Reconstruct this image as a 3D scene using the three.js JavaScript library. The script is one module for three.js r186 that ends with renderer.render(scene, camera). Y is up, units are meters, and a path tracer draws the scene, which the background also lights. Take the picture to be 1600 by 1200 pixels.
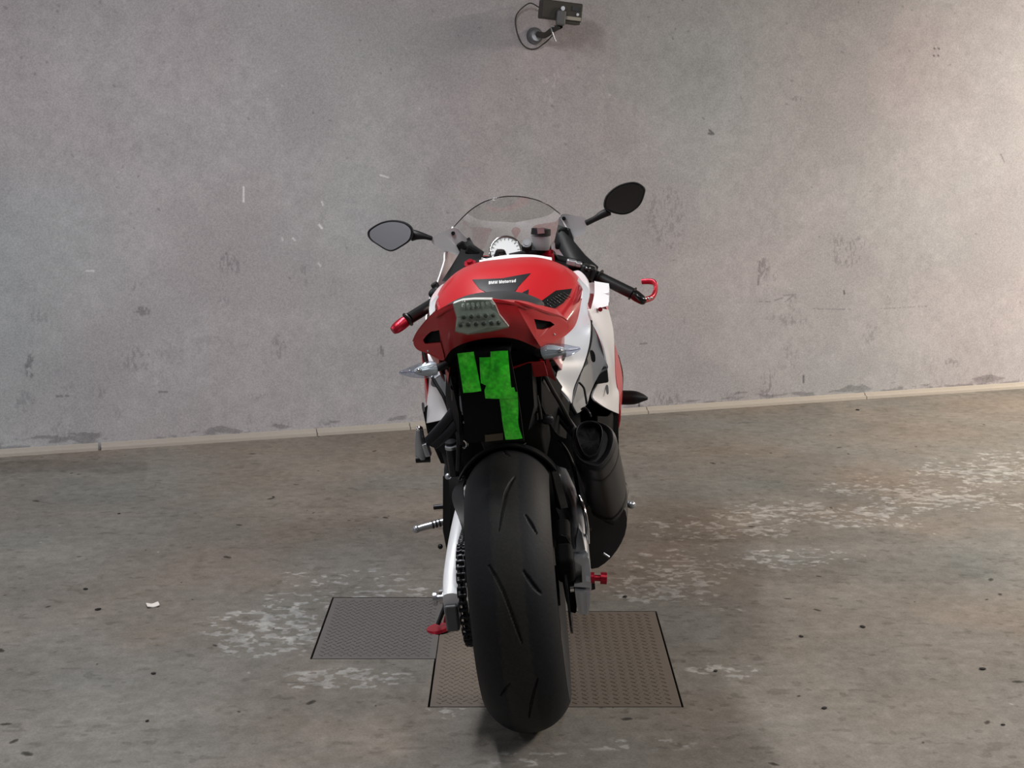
import * as THREE from 'three';
import { RoundedBoxGeometry } from 'three/addons/geometries/RoundedBoxGeometry.js';
import { mergeGeometries, mergeVertices } from 'three/addons/utils/BufferGeometryUtils.js';
import { RectAreaLightUniformsLib } from 'three/addons/lights/RectAreaLightUniformsLib.js';
import { FontLoader } from 'three/addons/loaders/FontLoader.js';
import { TextGeometry } from 'three/addons/geometries/TextGeometry.js';

// ---------------------------------------------------------------- camera, light, exposure
const RAD = Math.PI / 180;
const FOCAL = 2248, EYE = 1.411, PITCH = 11.16 * RAD;            // focal length in pixels of the 1600 x 1200 frame
const scene = new THREE.Scene();
scene.background = new THREE.Color(0x000000);
const camera = new THREE.PerspectiveCamera(2 * Math.atan(600 / FOCAL) / RAD, 4 / 3, 0.05, 60);
camera.position.set(0, EYE, 0); camera.rotation.x = -PITCH; scene.add(camera);
const renderer = new THREE.WebGLRenderer({ antialias: true });
renderer.toneMapping = THREE.LinearToneMapping;
renderer.toneMappingExposure = 1.98;
renderer.shadowMap.enabled = true;
RectAreaLightUniformsLib.init();
// fluorescent battens on the ceiling: x, forward distance, length, turn, power, colour
const CEILING = 2.75;
const LAMPS = [
  [-0.75, 3.7, 1.5, 0, 46, 0xffffff, 'white ceiling batten lamp above the motorcycle'],
  [4.45, 5.6, 1.5, 0.3, 270, 0xfff0de, 'white ceiling batten lamp beside the scuffed concrete wall'],
  [0.7, 1.9, 1.5, 0, 8, 0xffffff, 'white ceiling batten lamp over the open floor behind the motorcycle'],
  [-3.7, 3.6, 1.5, 0, 24, 0xf4f6ff, 'white ceiling batten lamp in the corner of the side wall and the concrete wall'],
  [2.9, 2.3, 1.5, 0, 58, 0xffffff, 'white ceiling batten lamp over the empty floor by the far side wall'],
  [-4.5, -0.6, 1.5, 0, 60, 0xf4f6ff, 'added white batten lamp lighting the plain side wall for the left mirror'],  // added lamp: brightens the side wall that the left mirror reflects
];

// ---------------------------------------------------------------- pixels to places
const LEAN = 5.94 * RAD, YAW = 1.97 * RAD, BIKE_X = 0.05, BIKE_D = 3.123;
function ray(px, py) {
  const dx = (px - 800) / FOCAL, dy = -(py - 600) / FOCAL, c = Math.cos(PITCH), s = Math.sin(PITCH);
  return [dx, dy * c - s, dy * s + c];                             // forward is +z here
}
function toBike([x, y, z]) {
  const cy = Math.cos(YAW), sy = Math.sin(YAW), cl = Math.cos(LEAN), sl = Math.sin(LEAN);
  const x1 = x * cy - z * sy, z1 = x * sy + z * cy;
  return [x1 * cl + y * sl, -x1 * sl + y * cl, z1];
}
const EYE_B = toBike([-BIKE_X, EYE, -BIKE_D]);
// the point seen at a pixel on the plane at Z metres ahead of the rear axle, in the motorcycle's own axes (right, up, ahead)
function U(px, py, Z) {
  const d = toBike(ray(px, py)), t = (Z - EYE_B[2]) / d[2];
  return [EYE_B[0] + t * d[0], EYE_B[1] + t * d[1], Z];
}
function onFloor(px, py) { const d = ray(px, py), t = -EYE / d[1]; return [t * d[0], t * d[2]]; }
const WALL_A = [-2.071, 5.655], WALL_B = [2.566, 7.07];
const WALL_LEN = Math.hypot(WALL_B[0] - WALL_A[0], WALL_B[1] - WALL_A[1]);
const WALL_E = [(WALL_B[0] - WALL_A[0]) / WALL_LEN, (WALL_B[1] - WALL_A[1]) / WALL_LEN];
function onWall(px, py) {
  const d = ray(px, py), det = -d[0] * WALL_E[1] + d[2] * WALL_E[0];
  const t = (-WALL_A[0] * WALL_E[1] + WALL_A[1] * WALL_E[0]) / det;
  const s = (t * d[0] - WALL_A[0]) / WALL_E[0];
  return [s, EYE + t * d[1]];
}

// ---------------------------------------------------------------- noise and textures
let seed = 20417;
const rnd = () => { seed = (seed * 1664525 + 1013904223) >>> 0; return seed / 4294967296; };
const hash = (x, y) => { let h = Math.imul(x, 374761393) + Math.imul(y, 668265263); h = Math.imul(h ^ (h >>> 13), 1274126177); return ((h ^ (h >>> 16)) >>> 0) / 4294967296; };
function noise(x, y) {
  const xi = Math.floor(x), yi = Math.floor(y), fx = x - xi, fy = y - yi, u = fx * fx * (3 - 2 * fx), v = fy * fy * (3 - 2 * fy);
  const a = hash(xi, yi), b = hash(xi + 1, yi), c = hash(xi, yi + 1), d = hash(xi + 1, yi + 1);
  return a + (b - a) * u + (c - a) * v + (a - b - c + d) * u * v;
}
const fbm = (x, y, o) => { let s = 0, a = 0.5, n = 0; for (let i = 0; i < o; i++) { s += a * noise(x, y); n += a; a *= 0.5; x = x * 2.03 + 17.1; y = y * 2.03 + 9.7; } return s / n; };
const smooth = (a, b, x) => { const t = Math.min(1, Math.max(0, (x - a) / (b - a))); return t * t * (3 - 2 * t); };
function dataTexture(w, h, data, srgb) {
  const t = new THREE.DataTexture(data, w, h, THREE.RGBAFormat);
  t.magFilter = THREE.LinearFilter; t.minFilter = THREE.LinearFilter; t.wrapS = t.wrapT = THREE.MirroredRepeatWrapping;
  if (srgb) t.colorSpace = THREE.SRGBColorSpace;
  t.needsUpdate = true; return t;
}
// FLOOR: worn concrete, 6.4 x 5.2 m around the parked motorcycle
const FLOOR_X0 = -3.2, FLOOR_Z0 = 2.4, FLOOR_W = 6.4, FLOOR_D = 5.2;
function floorTextures() {
  const W = 2048, H = 1664, col = new Uint8Array(W * H * 4), bump = new Uint8Array(W * H * 4);
  // patches of pale flaking laitance: centre pixel, half axes in metres, strength
  const flakes = [[430, 985, .28, .17, 1], [360, 990, .14, .12, .7], [545, 1062, .2, .07, .95], [600, 930, .3, .12, .75], [555, 905, .2, .15, .5], [1040, 905, .22, .28, .85], [1130, 825, .3, .22, .75], [1290, 800, .34, .2, .8],
    [1440, 775, .4, .3, 1], [1540, 740, .35, .25, 1], [1600, 730, .3, .3, .8], [1225, 870, .3, .12, .45], [1130, 1048, .09, .05, .9], [985, 1165, .18, .06, .8], [860, 1185, .2, .05, .7], [700, 1110, .06, .06, .8], [1080, 880, .2, .2, .6], [1040, 930, .2, .12, .8]]
    .map(([px, py, a, b, k]) => { const [x, z] = onFloor(px, py); return [x, z, a, b, k]; });
  // dark greasy stains with a ragged outline
  const stains = [[1350, 890, .5, .12, .25], [1250, 840, .5, .1, .25], [60, 730, .5, .1, .4]]
    .map(([px, py, a, b, k]) => { const [x, z] = onFloor(px, py); return [x, z, a, b, k]; });
  const specks = []; for (let i = 0; i < 420; i++) specks.push([FLOOR_X0 + rnd() * FLOOR_W, FLOOR_Z0 + rnd() * FLOOR_D, .002 + rnd() * rnd() * .008, rnd() < .8 ? -1 : .7, rnd() * 3.1]);
  const speckMap = new Float32Array(W * H);
  for (const [x, z, r, k, an] of specks) {
    const cx = (x - FLOOR_X0) / FLOOR_W * W, cy = (z - FLOOR_Z0) / FLOOR_D * H, R = Math.ceil(r * 2.2 / FLOOR_W * W) + 1, rp = r / FLOOR_W * W;
    for (let j = -R; j <= R; j++) for (let i = -R; i <= R; i++) {
      const X = Math.round(cx) + i, Y = Math.round(cy) + j; if (X < 0 || Y < 0 || X >= W || Y >= H) continue;
      const a = i * Math.cos(an) + j * Math.sin(an), b = -i * Math.sin(an) + j * Math.cos(an);
      const d = Math.hypot(a * .5, b); if (d < rp) speckMap[Y * W + X] = k * (1 - d / rp * .5);
    }
  }
  for (let j = 0; j < H; j++) for (let i = 0; i < W; i++) {
    const x = FLOOR_X0 + (i + .5) / W * FLOOR_W, z = FLOOR_Z0 + (j + .5) / H * FLOOR_D;
    const big = fbm(x * 1.1 + 3, z * 1.1, 3) - .5, mid = fbm(x * 5 + 11, z * 5 + 4, 4) - .5, fine = fbm(x * 42, z * 42, 3) - .5, grain = hash(i, j) - .5;
    const tint = fbm(x * 2.1 + 31, z * 2.1 + 57, 3) - .5, scr = fbm(x * 9 + z * 3, z * 55 - x * 6, 3) - .5;
    let v = 113 + big * 24 + mid * 20 + fine * 24 + grain * 16 + scr * 8;
    let fl = 0, st = 0;
    const wob = (fbm(x * 6 + 2, z * 6 + 8, 3) - .5) * 1.3;
    for (const [cx, cz, a, b, k] of flakes) { const q = Math.hypot((x - cx) / a, (z - cz) / b) + wob; if (q < 1.15) fl = Math.max(fl, k * smooth(1.15, .2, q)); }
    for (const [cx, cz, a, b, k] of stains) { const q = Math.hypot((x - cx) / a, (z - cz) / b) + wob; if (q < 1.1) st = Math.max(st, k * smooth(1.1, .75, q) * (.5 + fbm(x * 24, z * 24, 2))); }
    v -= st * 34;
    const f2 = fbm(x * 44 + 5, z * 60 + 1, 3), on = smooth(.66 - fl * .2, .72 - fl * .2, f2) * smooth(0, .25, fl);
    v += on * (34 + fine * 40);
    const pit = smooth(.74, .8, fbm(x * 30 + 70, z * 44 + 20, 2)); v -= pit * 13;
    const sp = speckMap[j * W + i]; v += sp < 0 ? sp * 85 : sp * 55;
    const o = (j * W + i) * 4, warm = 4.5 + tint * 12 - on * 3;
    col[o] = Math.max(8, Math.min(250, v + warm)); col[o + 1] = Math.max(8, Math.min(250, v - tint * 3)); col[o + 2] = Math.max(8, Math.min(250, v - 2 - warm)); col[o + 3] = 255;
    const b = 120 + fine * 110 + mid * 60 + on * 60 - pit * 60 + grain * 30;
    bump[o] = bump[o + 1] = bump[o + 2] = Math.max(0, Math.min(255, b)); bump[o + 3] = 255;
  }
  return [dataTexture(W, H, col, true), dataTexture(W, H, bump, false)];
}
// WALL: painted concrete with scuffs, 7 x 2.8 m
const WALL_S0 = -1.1, WALL_W = 7, WALL_H = 2.8;
function wallTextures() {
  const W = 2048, H = 820, col = new Uint8Array(W * H * 4), bump = new Uint8Array(W * H * 4), mark = new Float32Array(W * H);
  const P = (px, py) => { const [s, h] = onWall(px, py); return [(s - WALL_S0) / WALL_W * W, h / WALL_H * H]; };
  // scratches: start pixel, end pixel, width in texels, strength (negative is dark)
  const line = (x0, y0, x1, y1, w, k, ragged = 0) => {
    const [ax, ay] = P(x0, y0), [bx, by] = P(x1, y1), n = Math.ceil(Math.hypot(bx - ax, by - ay) * 2) + 2;
    for (let q = 0; q <= n; q++) {
      if (ragged && noise(q * .35 + x0, y0) < ragged) continue;
      const cx = ax + (bx - ax) * q / n, cy = ay + (by - ay) * q / n, R = Math.ceil(w);
      for (let j = -R; j <= R; j++) for (let i = -R; i <= R; i++) {
        const X = Math.round(cx + i), Y = Math.round(cy + j); if (X < 0 || Y < 0 || X >= W || Y >= H) continue;
        const d = Math.hypot(X - cx, Y - cy) / w; if (d < 1) { const p = Y * W + X, v = k * (1 - d * d); if (Math.abs(v) > Math.abs(mark[p])) mark[p] = v; }
      }
    }
  };
  const rub = (px, py, rx, ry, k, den = .55) => {                     // a rubbed scuff with a streaky grain
    const [cx, cy] = P(px, py), [ex] = P(px + rx, py), [, ey] = P(px, py - ry), a = Math.abs(ex - cx), b = Math.abs(ey - cy);
    for (let Y = Math.max(0, Math.floor(cy - b)); Y < Math.min(H, cy + b); Y++) for (let X = Math.max(0, Math.floor(cx - a)); X < Math.min(W, cx + a); X++) {
      const q = Math.hypot((X - cx) / a, (Y - cy) / b); if (q > 1) continue;
      const g = fbm(X * .45 + px, Y * .16 + py, 3); const v = k * smooth(den, den + .18, g) * smooth(1, .55, q); const p = Y * W + X; if (Math.abs(v) > Math.abs(mark[p])) mark[p] = v;
    }
  };
  line(380, 293, 380, 316, 1.6, 1); line(498, 352, 502, 357, 2, 1); line(593, 274, 606, 278, 1.5, .8); line(502, 316, 504, 321, 1.5, .8); line(133, 424, 146, 424, 1.5, .7, .4);
  line(457, 373, 460, 376, 1.5, .8); line(497, 412, 500, 416, 1.8, .7); line(440, 372, 441, 376, 1.5, .6);
  rub(222, 487, 16, 9, -.45, .4); line(213, 488, 232, 486, 2, -.45, .4); rub(46, 573, 12, 24, -.5, .45); rub(215, 562, 30, 26, -.26, .5); rub(433, 545, 16, 28, -.26, .5); rub(38, 628, 22, 24, -.22, .45); line(88, 620, 108, 619, 1.6, -.5, .3);
  line(248, 613, 260, 613, 1.6, -.6); rub(595, 550, 8, 12, -.45, .4); rub(360, 410, 26, 26, -.3, .5); rub(477, 430, 20, 20, -.25, .5);
  line(1108, 204, 1114, 210, 2, -1); line(1107, 209, 1111, 210, 2, -.9);
  for (const [a, b] of [[1459, 76], [1466, 76], [1458, 87], [1465, 87]]) line(a, b, a + 1, b + 1, 1.6, -1);
  line(1563, 241, 1569, 254, 1, -.7); line(1255, 588, 1255, 598, 1.8, -.9); line(998, 627, 998, 635, 1.8, -1); line(1000, 538, 1010, 537, 1.6, -.5);
  line(1187, 408, 1184, 445, 2, -.55, .35); rub(1191, 420, 14, 22, -.4, .45); line(1187, 472, 1203, 472, 1.2, -.5, .3); line(1210, 470, 1222, 466, 1.3, -.5, .3); line(1226, 472, 1240, 462, 1.3, -.5, .3); line(1224, 462, 1243, 461, 1.3, -.45, .3);
  line(1318, 455, 1319, 460, 1.6, -1); line(1270, 483, 1330, 484, 1.2, -.4, .45); line(1375, 483, 1450, 479, 1.2, -.35, .5); rub(1325, 390, 40, 36, -.3, .52); rub(1240, 500, 30, 14, -.25, .5);
  line(1050, 60, 1051, 62, 1.2, -.6); rub(1245, 155, 12, 6, -.3, .45); rub(1040, 340, 40, 60, -.22, .5); line(1420, 80, 1421, 81, 1.2, -.5); rub(1040, 630, 30, 24, -.35, .5); rub(1200, 605, 20, 30, -.35, .5); rub(1485, 570, 16, 12, -.3, .45);
  rub(862, 120, 14, 22, .35, .5); rub(855, 155, 12, 14, .25, .5);
  for (let i = 0; i < 46; i++) { const x = rnd() * 1600, y = 430 + rnd() * 260; rub(x, Math.min(y, 700 - x * .067), 6 + rnd() * 26, 4 + rnd() * 22, -.08 - rnd() * .14, .5); }
  for (let i = 0; i < 130; i++) { const x = rnd() * 1600, y = rnd() * rnd() * 660; line(x, y, x + rnd() * 2, y + rnd() * 2, 1 + rnd() * .8, rnd() < .75 ? -.35 : .3); }
  for (let j = 0; j < H; j++) for (let i = 0; i < W; i++) {
    const s = WALL_S0 + (i + .5) / W * WALL_W, h = (j + .5) / H * WALL_H;
    const big = fbm(s * .9 + 7, h * .9 + 2, 3) - .5, mid = fbm(s * 3.3 + 21, h * 3.3, 4) - .5, fine = fbm(s * 30, h * 30, 2) - .5, grain = hash(i + 7000, j) - .5, tint = fbm(s * 1.3 + 61, h * 1.3 + 33, 3) - .5;
    const wear = smooth(.52, .66, fbm(s * 2.4 + 90, h * 3 + 14, 4));   // scuffed dirt of knocks and soles, blotchy
    const foot = h < .02 + fbm(s * 9, 1, 3) * .07 ? smooth(.45, .6, fbm(s * 14 + 3, h * 40, 3)) : 0;   // mop splash: a ragged grimy edge
    let v = 172 + big * 11 + mid * 14 + fine * 14 + grain * 24 - wear * 8 * (.6 + fine * 2) - foot * 30;
    const m = mark[j * W + i]; v += m < 0 ? m * 70 : m * 60;
    const o = (j * W + i) * 4;
    col[o] = Math.max(8, Math.min(250, v - 1 + tint * 11)); col[o + 1] = Math.max(8, Math.min(250, v - 2 - tint * 4)); col[o + 2] = Math.max(8, Math.min(250, v + 2 - tint * 3)); col[o + 3] = 255;
    const b = 128 + mid * 80 + fine * 90 + grain * 20 + m * 20; bump[o] = bump[o + 1] = bump[o + 2] = Math.max(0, Math.min(255, b)); bump[o + 3] = 255;
  }
  return [dataTexture(W, H, col, true), dataTexture(W, H, bump, false)];
}
function smallNoise(n, f) { const d = new Uint8Array(n * n * 4); for (let j = 0; j < n; j++) for (let i = 0; i < n; i++) { const v = Math.max(0, Math.min(255, f(i / n, j / n, i, j))); d.set([v, v, v, 255], (j * n + i) * 4); } const t = dataTexture(n, n, d, false); t.wrapS = t.wrapT = THREE.RepeatWrapping; return t; }

// ---------------------------------------------------------------- materials
const std = (o) => new THREE.MeshStandardMaterial({ side: THREE.DoubleSide, ...o });
const phy = (o) => new THREE.MeshPhysicalMaterial({ side: THREE.DoubleSide, ...o });
const [floorMap, floorBump] = floorTextures();
const [wallMap, wallBump] = wallTextures();
const orange = smallNoise(256, (u, v) => 128 + (fbm(u * 60, v * 60, 2) - .5) * 200);
const crumple = smallNoise(256, (u, v) => { const a = fbm(u * 7, v * 7, 3), b = fbm(u * 16 + 5, v * 16, 3); return 255 * Math.abs(a - .5) * 2.4 + 120 * Math.abs(b - .5); });
const tapeMap = (() => { const n = 256, d = new Uint8Array(n * n * 4); for (let j = 0; j < n; j++) for (let i = 0; i < n; i++) { const a = fbm(i / n * 9, j / n * 9, 4) - .5, b = fbm(i / n * 40, j / n * 40, 2) - .5, k = 1 + a * .9 + b * .5; d.set([Math.max(0, Math.min(255, 52 * k + Math.max(0, a) * 90)), Math.min(255, 218 * (1 + a * .4 + b * .35)), Math.max(0, Math.min(255, 36 * k + Math.max(0, a) * 60)), 255], (j * n + i) * 4); } const t = dataTexture(n, n, d, true); t.wrapS = t.wrapT = THREE.RepeatWrapping; t.repeat.set(4, 4); return t; })();
const rubberMap = (() => {                                            // bluish shoulders and a dusty worn band along the middle
  const n = 256, d = new Uint8Array(n * n * 4);
  for (let j = 0; j < n; j++) for (let i = 0; i < n; i++) {
    const v = (j + .5) / n, x = (v > .5 ? v - 1 : v) / 4, w = (fbm(i / n * 40, v * 80, 3) - .5) * .02, k = smooth(.036, .026, Math.abs(x + w * .6)), g = (hash(i, j + 900) - .5) * 8 + (fbm(i / n * 60, v * 60, 2) - .5) * 10;
    d.set([18 + k * 19 + g, 20 + k * 16 + g, 25 + k * 9 + g].map((q) => Math.max(4, q)).concat(255), (j * n + i) * 4);
  }
  const t = dataTexture(n, n, d, true); t.wrapS = t.wrapT = THREE.RepeatWrapping; return t;
})();
const M = {
  floor: std({ map: floorMap, bumpMap: floorBump, bumpScale: .0022, roughness: .82 }),
  pit: std({ color: 0x25221f, roughness: .95 }),
  wall: std({ map: wallMap, bumpMap: wallBump, bumpScale: .0015, roughness: .88 }),
  plainWall: std({ color: 0x7e7c7c, roughness: .9 }),
  ceiling: std({ color: 0x8f8d8a, roughness: .95 }),
  strip: std({ color: 0xa8a29a, roughness: .85, bumpMap: orange, bumpScale: .002 }),
  plateSteel: std({ color: 0x625f5d, roughness: .7, metalness: .1, bumpMap: orange, bumpScale: .0006 }),
  plateSteel2: std({ color: 0x675e56, roughness: .7, metalness: .1, bumpMap: orange, bumpScale: .0006 }),
  red: phy({ color: 0xb8141f, roughness: .45, clearcoat: .45, clearcoatRoughness: .08 }),
  white: phy({ color: 0xf1f1f5, roughness: .4, clearcoat: .8, clearcoatRoughness: .08 }),
  silver: phy({ color: 0xc6c8cc, roughness: .38, metalness: .15, clearcoat: .8, clearcoatRoughness: .1 }),
  blackPlastic: phy({ color: 0x101114, roughness: .5, specularIntensity: .7 }),
  blackMatt: phy({ color: 0x08090b, roughness: .75, specularIntensity: .35 }),
  blackGloss: phy({ color: 0x0e0f12, roughness: .25, clearcoat: .6, clearcoatRoughness: .1 }),
  seat: std({ color: 0x1c1d22, roughness: .62, bumpMap: orange, bumpScale: .0004 }),
  pad: std({ color: 0x16161d, roughness: .45 }),
  rubber: phy({ color: 0xffffff, map: rubberMap, roughness: .62, specularIntensity: .6, bumpMap: orange, bumpScale: .0003 }),
  grip: std({ color: 0x121316, roughness: .42 }),
  frame: std({ color: 0x606164, roughness: .5, metalness: .25 }),
  darkMetal: std({ color: 0x2a2b2f, roughness: .4, metalness: .7 }),
  alu: std({ color: 0xb9bcc2, roughness: .32, metalness: .85 }),
  brightAlu: phy({ color: 0xf0f2f6, roughness: .42, metalness: .12, clearcoat: .5 }),
  chrome: std({ color: 0xe8e8ea, roughness: .12, metalness: 1 }),
  redMetal: std({ color: 0xb02034, roughness: .3, metalness: .6 }),
  mirror: std({ color: 0xd8dade, roughness: .03, metalness: 1 }),
  screen: phy({ color: 0xf2f4f2, roughness: .02, transmission: 1, thickness: 0, ior: 1.49 }),
  lens: phy({ color: 0xe4e8f0, roughness: .1, transmission: 1, thickness: 0, ior: 1.5 }),
  tailLens: phy({ color: 0xe6ece7, roughness: .1, transmission: 1, thickness: 0, ior: 1.5, bumpMap: crumple, bumpScale: .0015 }),
  reflector: std({ color: 0xe2e7e3, roughness: .35, metalness: .25, bumpMap: crumple, bumpScale: .004 }),
  led: std({ color: 0x343a35, roughness: .3 }),
  reservoir: phy({ color: 0xa9acb0, roughness: .35, transmission: .35, thickness: 0 }),
  muffler: std({ color: 0x2b2b2e, roughness: .42, metalness: .4 }),
  tape: phy({ color: 0xffffff, map: tapeMap, roughness: .42, clearcoat: .4, clearcoatRoughness: .2, bumpMap: crumple, bumpScale: .002 }),
  dial: std({ color: 0xe9eaec, roughness: .5 }),
  print: std({ color: 0xeeeeee, roughness: .5 }),
  label: std({ color: 0xa09d94, roughness: .6 }),
  grayBox: std({ color: 0x3a3733, roughness: .55 }),
  housing: std({ color: 0xd8d8d4, roughness: .5 }),
  paper: std({ color: 0xded8d2, roughness: .9 }),
  chip: std({ color: 0x1f1b18, roughness: .9 }),
  reflectorStrip: std({ color: 0x4a4232, roughness: .45 }),
};
M.foot = phy({ color: 0xa4a5a8, roughness: .4, metalness: .1, clearcoat: .5, side: THREE.DoubleSide });
M.tread = M.rubber;

// ---------------------------------------------------------------- mesh helpers (motorcycle axes: right, up, ahead)
const taken = {};
const numbered = (n) => { const k = taken[n] = (taken[n] ?? -1) + 1; return k ? `${n}_${String(k).padStart(3, '0')}` : n; };
function finish(m) { m.castShadow = m.receiveShadow = true; return m; }
function geo(pos, idx, uv) {
  const g = new THREE.BufferGeometry();
  g.setAttribute('position', new THREE.Float32BufferAttribute(pos, 3));
  if (uv) g.setAttribute('uv', new THREE.Float32BufferAttribute(uv, 2));
  let vol = 0;
  for (let i = 0; i < idx.length; i += 3) {
    const a = idx[i] * 3, b = idx[i + 1] * 3, c = idx[i + 2] * 3;
    vol += pos[a] * (pos[b + 1] * pos[c + 2] - pos[b + 2] * pos[c + 1]) + pos[a + 1] * (pos[b + 2] * pos[c] - pos[b] * pos[c + 2]) + pos[a + 2] * (pos[b] * pos[c + 1] - pos[b + 1] * pos[c]);
  }
  if (vol < 0) for (let i = 0; i < idx.length; i += 3) { const t = idx[i]; idx[i] = idx[i + 1]; idx[i + 1] = t; }
  g.setIndex(idx); g.computeVertexNormals();
  return g;
}
const B = (p) => new THREE.Vector3(p[0], p[1], -p[2]);
const mir = (pts) => pts.map((p) => Array.isArray(p[0]) ? mir(p) : [-p[0], p[1], p[2]]);
function cr(a, b, c, d, t) { const t2 = t * t, t3 = t2 * t; return a.map((_, i) => .5 * (2 * b[i] + (c[i] - a[i]) * t + (2 * a[i] - 5 * b[i] + 4 * c[i] - d[i]) * t2 + (3 * b[i] - a[i] - 3 * c[i] + d[i]) * t3)); }
function spline(pts, n, closed = false, straight = false) {          // n steps in each span
  const out = [], m = pts.length, spans = closed ? m : m - 1;
  const at = (i) => closed ? pts[(i + m) % m] : i < 0 ? pts[0].map((v, k) => 2 * v - pts[1][k]) : i >= m ? pts[m - 1].map((v, k) => 2 * v - pts[m - 2][k]) : pts[i];
  for (let s = 0; s < spans; s++) for (let k = 0; k < n; k++) {
    const t = k / n; out.push(straight ? at(s).map((v, i) => v + (at(s + 1)[i] - v) * t) : cr(at(s - 1), at(s), at(s + 1), at(s + 2), t));
  }
  if (!closed) out.push([...pts[m - 1]]);
  return out;
}
// a sheet of material through a grid of points, with thickness
function sheet(grid, { n = 6, m = 6, t = .003, straightU = false, straightV = false } = {}) {
  let rows = grid.map((r) => spline(r, n, false, straightU));
  const C = rows[0].length, cols = []; for (let c = 0; c < C; c++) cols.push(spline(rows.map((r) => r[c]), m, false, straightV));
  const R = cols[0].length, P = []; for (let r = 0; r < R; r++) for (let c = 0; c < C; c++) P.push(B(cols[c][r]));
  const N = P.map(() => new THREE.Vector3()), e1 = new THREE.Vector3(), e2 = new THREE.Vector3();
  for (let r = 0; r < R; r++) for (let c = 0; c < C; c++) {
    e1.subVectors(P[r * C + Math.min(C - 1, c + 1)], P[r * C + Math.max(0, c - 1)]); e2.subVectors(P[Math.min(R - 1, r + 1) * C + c], P[Math.max(0, r - 1) * C + c]);
    N[r * C + c].crossVectors(e1, e2).normalize();
  }
  const pos = [], uv = [], idx = [], put = (v, o, k) => { pos.push(v.x + o.x * k, v.y + o.y * k, v.z + o.z * k); return pos.length / 3 - 1; };
  for (const k of [t / 2, -t / 2]) for (let r = 0; r < R; r++) for (let c = 0; c < C; c++) { put(P[r * C + c], N[r * C + c], k); uv.push(P[r * C + c].x + P[r * C + c].z, P[r * C + c].y); }
  const T = R * C;
  if (!t) { const one = []; for (let r = 0; r < R - 1; r++) for (let c = 0; c < C - 1; c++) { const a = r * C + c; one.push(a, a + 1, a + C, a + 1, a + C + 1, a + C); } return geo(pos.slice(0, T * 3), one, uv.slice(0, T * 2)); }
  for (let r = 0; r < R - 1; r++) for (let c = 0; c < C - 1; c++) {
    const a = r * C + c, b = a + 1, d = a + C, e = d + 1;
    idx.push(a, b, d, b, e, d, T + a, T + d, T + b, T + b, T + d, T + e);
  }
  const rim = []; for (let c = 0; c < C; c++) rim.push(c); for (let r = 1; r < R; r++) rim.push(r * C + C - 1); for (let c = C - 2; c >= 0; c--) rim.push((R - 1) * C + c); for (let r = R - 2; r > 0; r--) rim.push(r * C);
  const s0 = pos.length / 3;
  for (const q of rim) { put(P[q], N[q], t / 2); put(P[q], N[q], -t / 2); uv.push(0, 0, 0, 0); }
  for (let i = 0; i < rim.length; i++) { const a = s0 + i * 2, b = s0 + ((i + 1) % rim.length) * 2; idx.push(a, a + 1, b, b, a + 1, b + 1); }
  return geo(pos, idx, uv);
}
// a closed skin over rings of points, with end caps
function loft(rings, { n = 4, m = 4, cap = true, straight = false, straightRing = false } = {}) {
  const rs = rings.map((r) => spline(r, n, true, straightRing)), C = rs[0].length, cols = [];
  for (let c = 0; c < C; c++) cols.push(spline(rs.map((r) => r[c]), m, false, straight));
  const R = cols[0].length, pos = [], uv = [], idx = [];
  for (let r = 0; r < R; r++) for (let c = 0; c <= C; c++) { const p = cols[c % C][r]; pos.push(p[0], p[1], -p[2]); uv.push(c / C, p[2]); }
  const K = C + 1;
  for (let r = 0; r < R - 1; r++) for (let c = 0; c < C; c++) { const a = r * K + c; idx.push(a, a + 1, a + K, a + 1, a + K + 1, a + K); }
  if (cap) for (const r of [0, R - 1]) {
    const o = pos.length / 3, mid = [0, 0, 0];
    for (let c = 0; c < C; c++) { const p = cols[c][r]; pos.push(p[0], p[1], -p[2]); uv.push(0, 0); mid[0] += p[0] / C; mid[1] += p[1] / C; mid[2] += p[2] / C; }
    pos.push(mid[0], mid[1], -mid[2]); uv.push(0, 0);
    for (let c = 0; c < C; c++) { if (r) idx.push(o + c, o + (c + 1) % C, o + C); else idx.push(o + (c + 1) % C, o + c, o + C); }
  }
  const g = geo(pos, idx, uv);
  // close the seam in the shading
  const nn = g.attributes.normal; for (let r = 0; r < R; r++) { const a = r * K, b = a + C; const x = nn.getX(a) + nn.getX(b), y = nn.getY(a) + nn.getY(b), z = nn.getZ(a) + nn.getZ(b), l = Math.hypot(x, y, z) || 1; nn.setXYZ(a, x / l, y / l, z / l); nn.setXYZ(b, x / l, y / l, z / l); }
  return g;
}
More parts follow.
